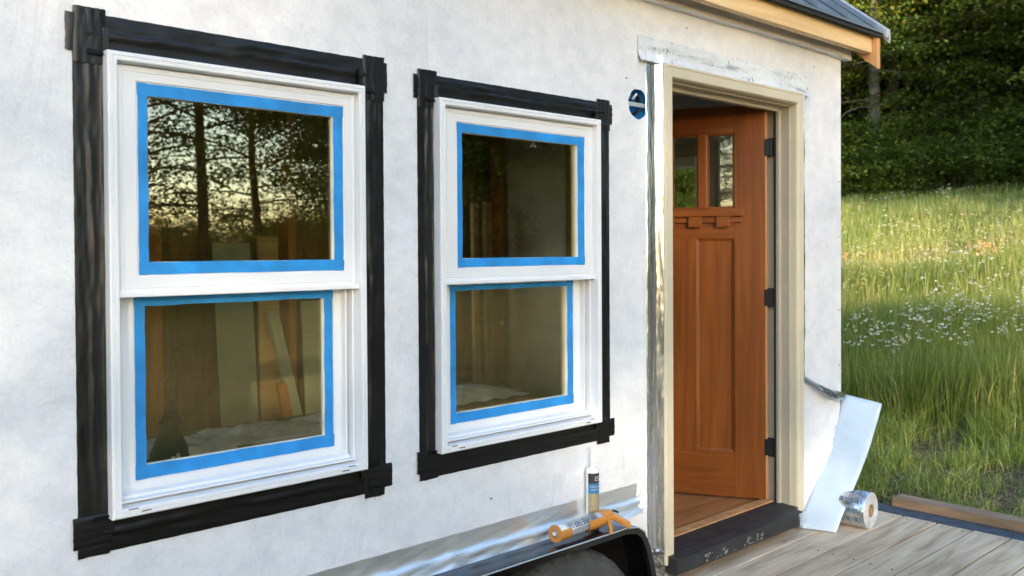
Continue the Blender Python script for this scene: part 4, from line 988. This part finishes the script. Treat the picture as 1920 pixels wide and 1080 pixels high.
# everywhere else, coarser
n = 110000; x = g_.uniform(-3, 17, n); y = g_.uniform(-18, -3.5, n); zd = np.hypot(x-1.5, y+1)
parts_.append(blades(x, y, g_.uniform(.03, .08, n)*(1+3*np.clip((zd-12)/6, 0, 1)), g_.uniform(.006, .011, n), grass_tone(x, y, g_, .10)*.38, g_, 2, .6))  # yard grass, colour darkened to dim its reflection in the panes
x, y, d = sector(0, 360, 6, 32, 90000, g_); aa = np.degrees(np.arctan2(x, y+2.15)); ok = ((x > 5.2) | (y < -5.2)) & ~((x > -3) & (x < 17) & (y < -3.5) & (y > -18)) & ~((aa > 48) & (aa < 86)); x, y = x[ok], y[ok]; n = len(x)
parts_.append(blades(x, y, g_.uniform(.2, .5, n), g_.uniform(.02, .045, n), grass_tone(x, y, g_, .12), g_, 2, .35))
def merge(pp):
    Vs, Fs, Ts = [], [], []; o_ = 0
    for V, F, T in pp: Vs.append(V); Fs.append(F+o_); Ts.append(T); o_ += len(V)
    return np.concatenate(Vs), np.concatenate(Fs), np.concatenate(Ts)
V, F, T = merge(parts_); o = obj('meadow_grass', np_mesh('meadow_grass', V, F, T), 'grass'); props(o, 'tall green meadow grass with golden seed heads beyond the deck', 'grass', None, 'stuff')
# seed heads and flowers
def discs(x, y, z, r, tone, g_, k=6):
    n = len(x); nrm = g_.normal(0, .35, (n, 3)); nrm[:, 2] = 1; nrm[:, 0] -= .35; nrm /= np.linalg.norm(nrm, axis=1)[:, None]; t = np.cross(nrm, np.array([0, 1., .2])); t /= np.linalg.norm(t, axis=1)[:, None]; s = np.cross(nrm, t)
    Vs = [np.stack([x, y, z+r*.25], 1)]
    for i in range(k):
        a = 2*np.pi*i/k; rj = (r*g_.uniform(.75, 1.2, n))[:, None]; Vs.append(np.stack([x, y, z], 1)+(t*np.cos(a)+s*np.sin(a))*rj)
    V = np.stack(Vs, 1).reshape(-1, 3); b_ = (np.arange(n)*(k+1))[:, None, None]; F = (b_+np.array([[0, 1+i, 1+(i+1) % k] for i in range(k)])[None]).reshape(-1, 3)
    return V, F, np.repeat(tone, k+1, 0)
fl = []; cnt = []
for (d0, d1, n, r0) in ((6.9, 9.2, 1500, .0095), (8.6, 13, 800, .012), (13, 21, 380, .017), (21, 28.5, 300, .021)):
    x, y, d = sector(56, 80, d0, d1, n, g_); ok = (x > 6.2) & (nz2(x, y, 1.3, 3)+.6*(nz2(x, y, 5.1, 8)-.5) > .47); x, y = x[ok], y[ok]
    # each head is an umbel of a few florets
    for j in range(4):
        xx = x+g_.normal(0, r0*.9, len(x)); yy = y+g_.normal(0, r0*.9, len(x)); zz = hgt(x, y)+.40+.22*nz2(x*9, y*9, 1, 3)+g_.normal(0, .004, len(x))
        tn = np.tile(np.array([[.78, .72, .56]]), (len(x), 1)); pk = (nz2(x*3, y*3, 2, 6) > .62)[:, None]; tn = np.where(pk, np.array([[.66, .52, .46]]), tn)
        fl.append(discs(xx, yy, zz, r0*g_.uniform(.4, .8, len(x)), tn, g_))
for (a0, a1, d0, d1, n) in ((69.6, 71.4, 11.6, 12.2, 70), (62.9, 63.3, 11.6, 12.2, 26)):
    x, y, d = sector(a0, a1, d0, d1, n, g_); fl.append(discs(x, y, hgt(x, y)+g_.uniform(.42, .60, n), g_.uniform(.012, .022, n), np.tile(np.array([[.70, .36, .14]]), (n, 1))*g_.uniform(.8, 1.1, (n, 1)), g_))
x, y, d = sector(56, 82, 9.5, 17, 5200, g_); ok = (nz2(x, y, .75, 7) > .5) & (x > 6.2); x, y = x[ok], y[ok]
fl.append(discs(x, y, hgt(x, y)+g_.uniform(.40, .62, len(x)), g_.uniform(.006, .013, len(x)), np.tile(np.array([[.55, .46, .18]]), (len(x), 1))*g_.uniform(.7, 1.2, (len(x), 1)), g_))
V, F, T = merge(fl); o = obj('wildflowers', np_mesh('wildflowers', V, F, T), 'flower'); props(o, 'small white and pale pink wildflowers scattered through the meadow', 'wildflowers', None, 'stuff')
# dry thatch in the verge
x, y, d = sector(60, 92, 4.9, 7.6, 26000, g_); ok = keep(x, y); x, y = x[ok], y[ok]; n = len(x); a = g_.uniform(0, 6.28, n); L = g_.uniform(.04, .14, n); zz = hgt(x, y)+g_.uniform(.0, .03, n)
A = np.stack([x, y, zz], 1); B3 = A+np.stack([np.cos(a)*L, np.sin(a)*L, g_.normal(0, .015, n)], 1); wv = np.stack([-np.sin(a), np.cos(a), np.zeros(n)], 1)*.0017
V = np.stack([A-wv, A+wv, B3], 1).reshape(-1, 3); o = obj('dry_thatch', np_mesh('dry_thatch', V, np.arange(n*3).reshape(n, 3), np.repeat(np.array([[.50, .40, .23]])*g_.uniform(.5, 1.2, (n, 1)), 3, 0)), 'grass')
props(o, 'dry straw-coloured thatch at the foot of the meadow', 'dry grass', None, 'stuff')

# every loose piece of these parts becomes a part of its own
def split_loose(o):
    bm = bmesh.new(); bm.from_mesh(o.data); seen = set(); isl = []
    for v in bm.verts:
        if v in seen: continue
        st_, comp = [v], []; seen.add(v)
        while st_:
            q = st_.pop(); comp.append(q)
            for e in q.link_edges:
                w = e.other_vert(q)
                if w not in seen: seen.add(w); st_.append(w)
        isl.append({x.index for x in comp})
    bm.free()
    if len(isl) < 2: return
    src = o.data
    for k, ids in enumerate(isl):
        b2 = bmesh.new(); b2.from_mesh(src); bmesh.ops.delete(b2, geom=[v for v in b2.verts if v.index not in ids], context='VERTS')
        me = bpy.data.meshes.new(src.name); b2.to_mesh(me); b2.free(); 
        if not me.materials:
            for m_ in src.materials: me.materials.append(m_)
        if k == 0: o.data = me
        else: c = o.copy(); c.data = me; C.objects.link(c)
for o in list(bpy.data.objects):
    if o.type == 'MESH' and o.parent and o.name.split('.')[0] in ('rail', 'jamb_liner', 'end_wall', 'mullion', 'muntin', 'weatherstrip', 'joist', 'post', 'screw', 'rake_board', 'sill', 'cable', 'staple', 'cradle', 'mortar_scuff'): split_loose(o)
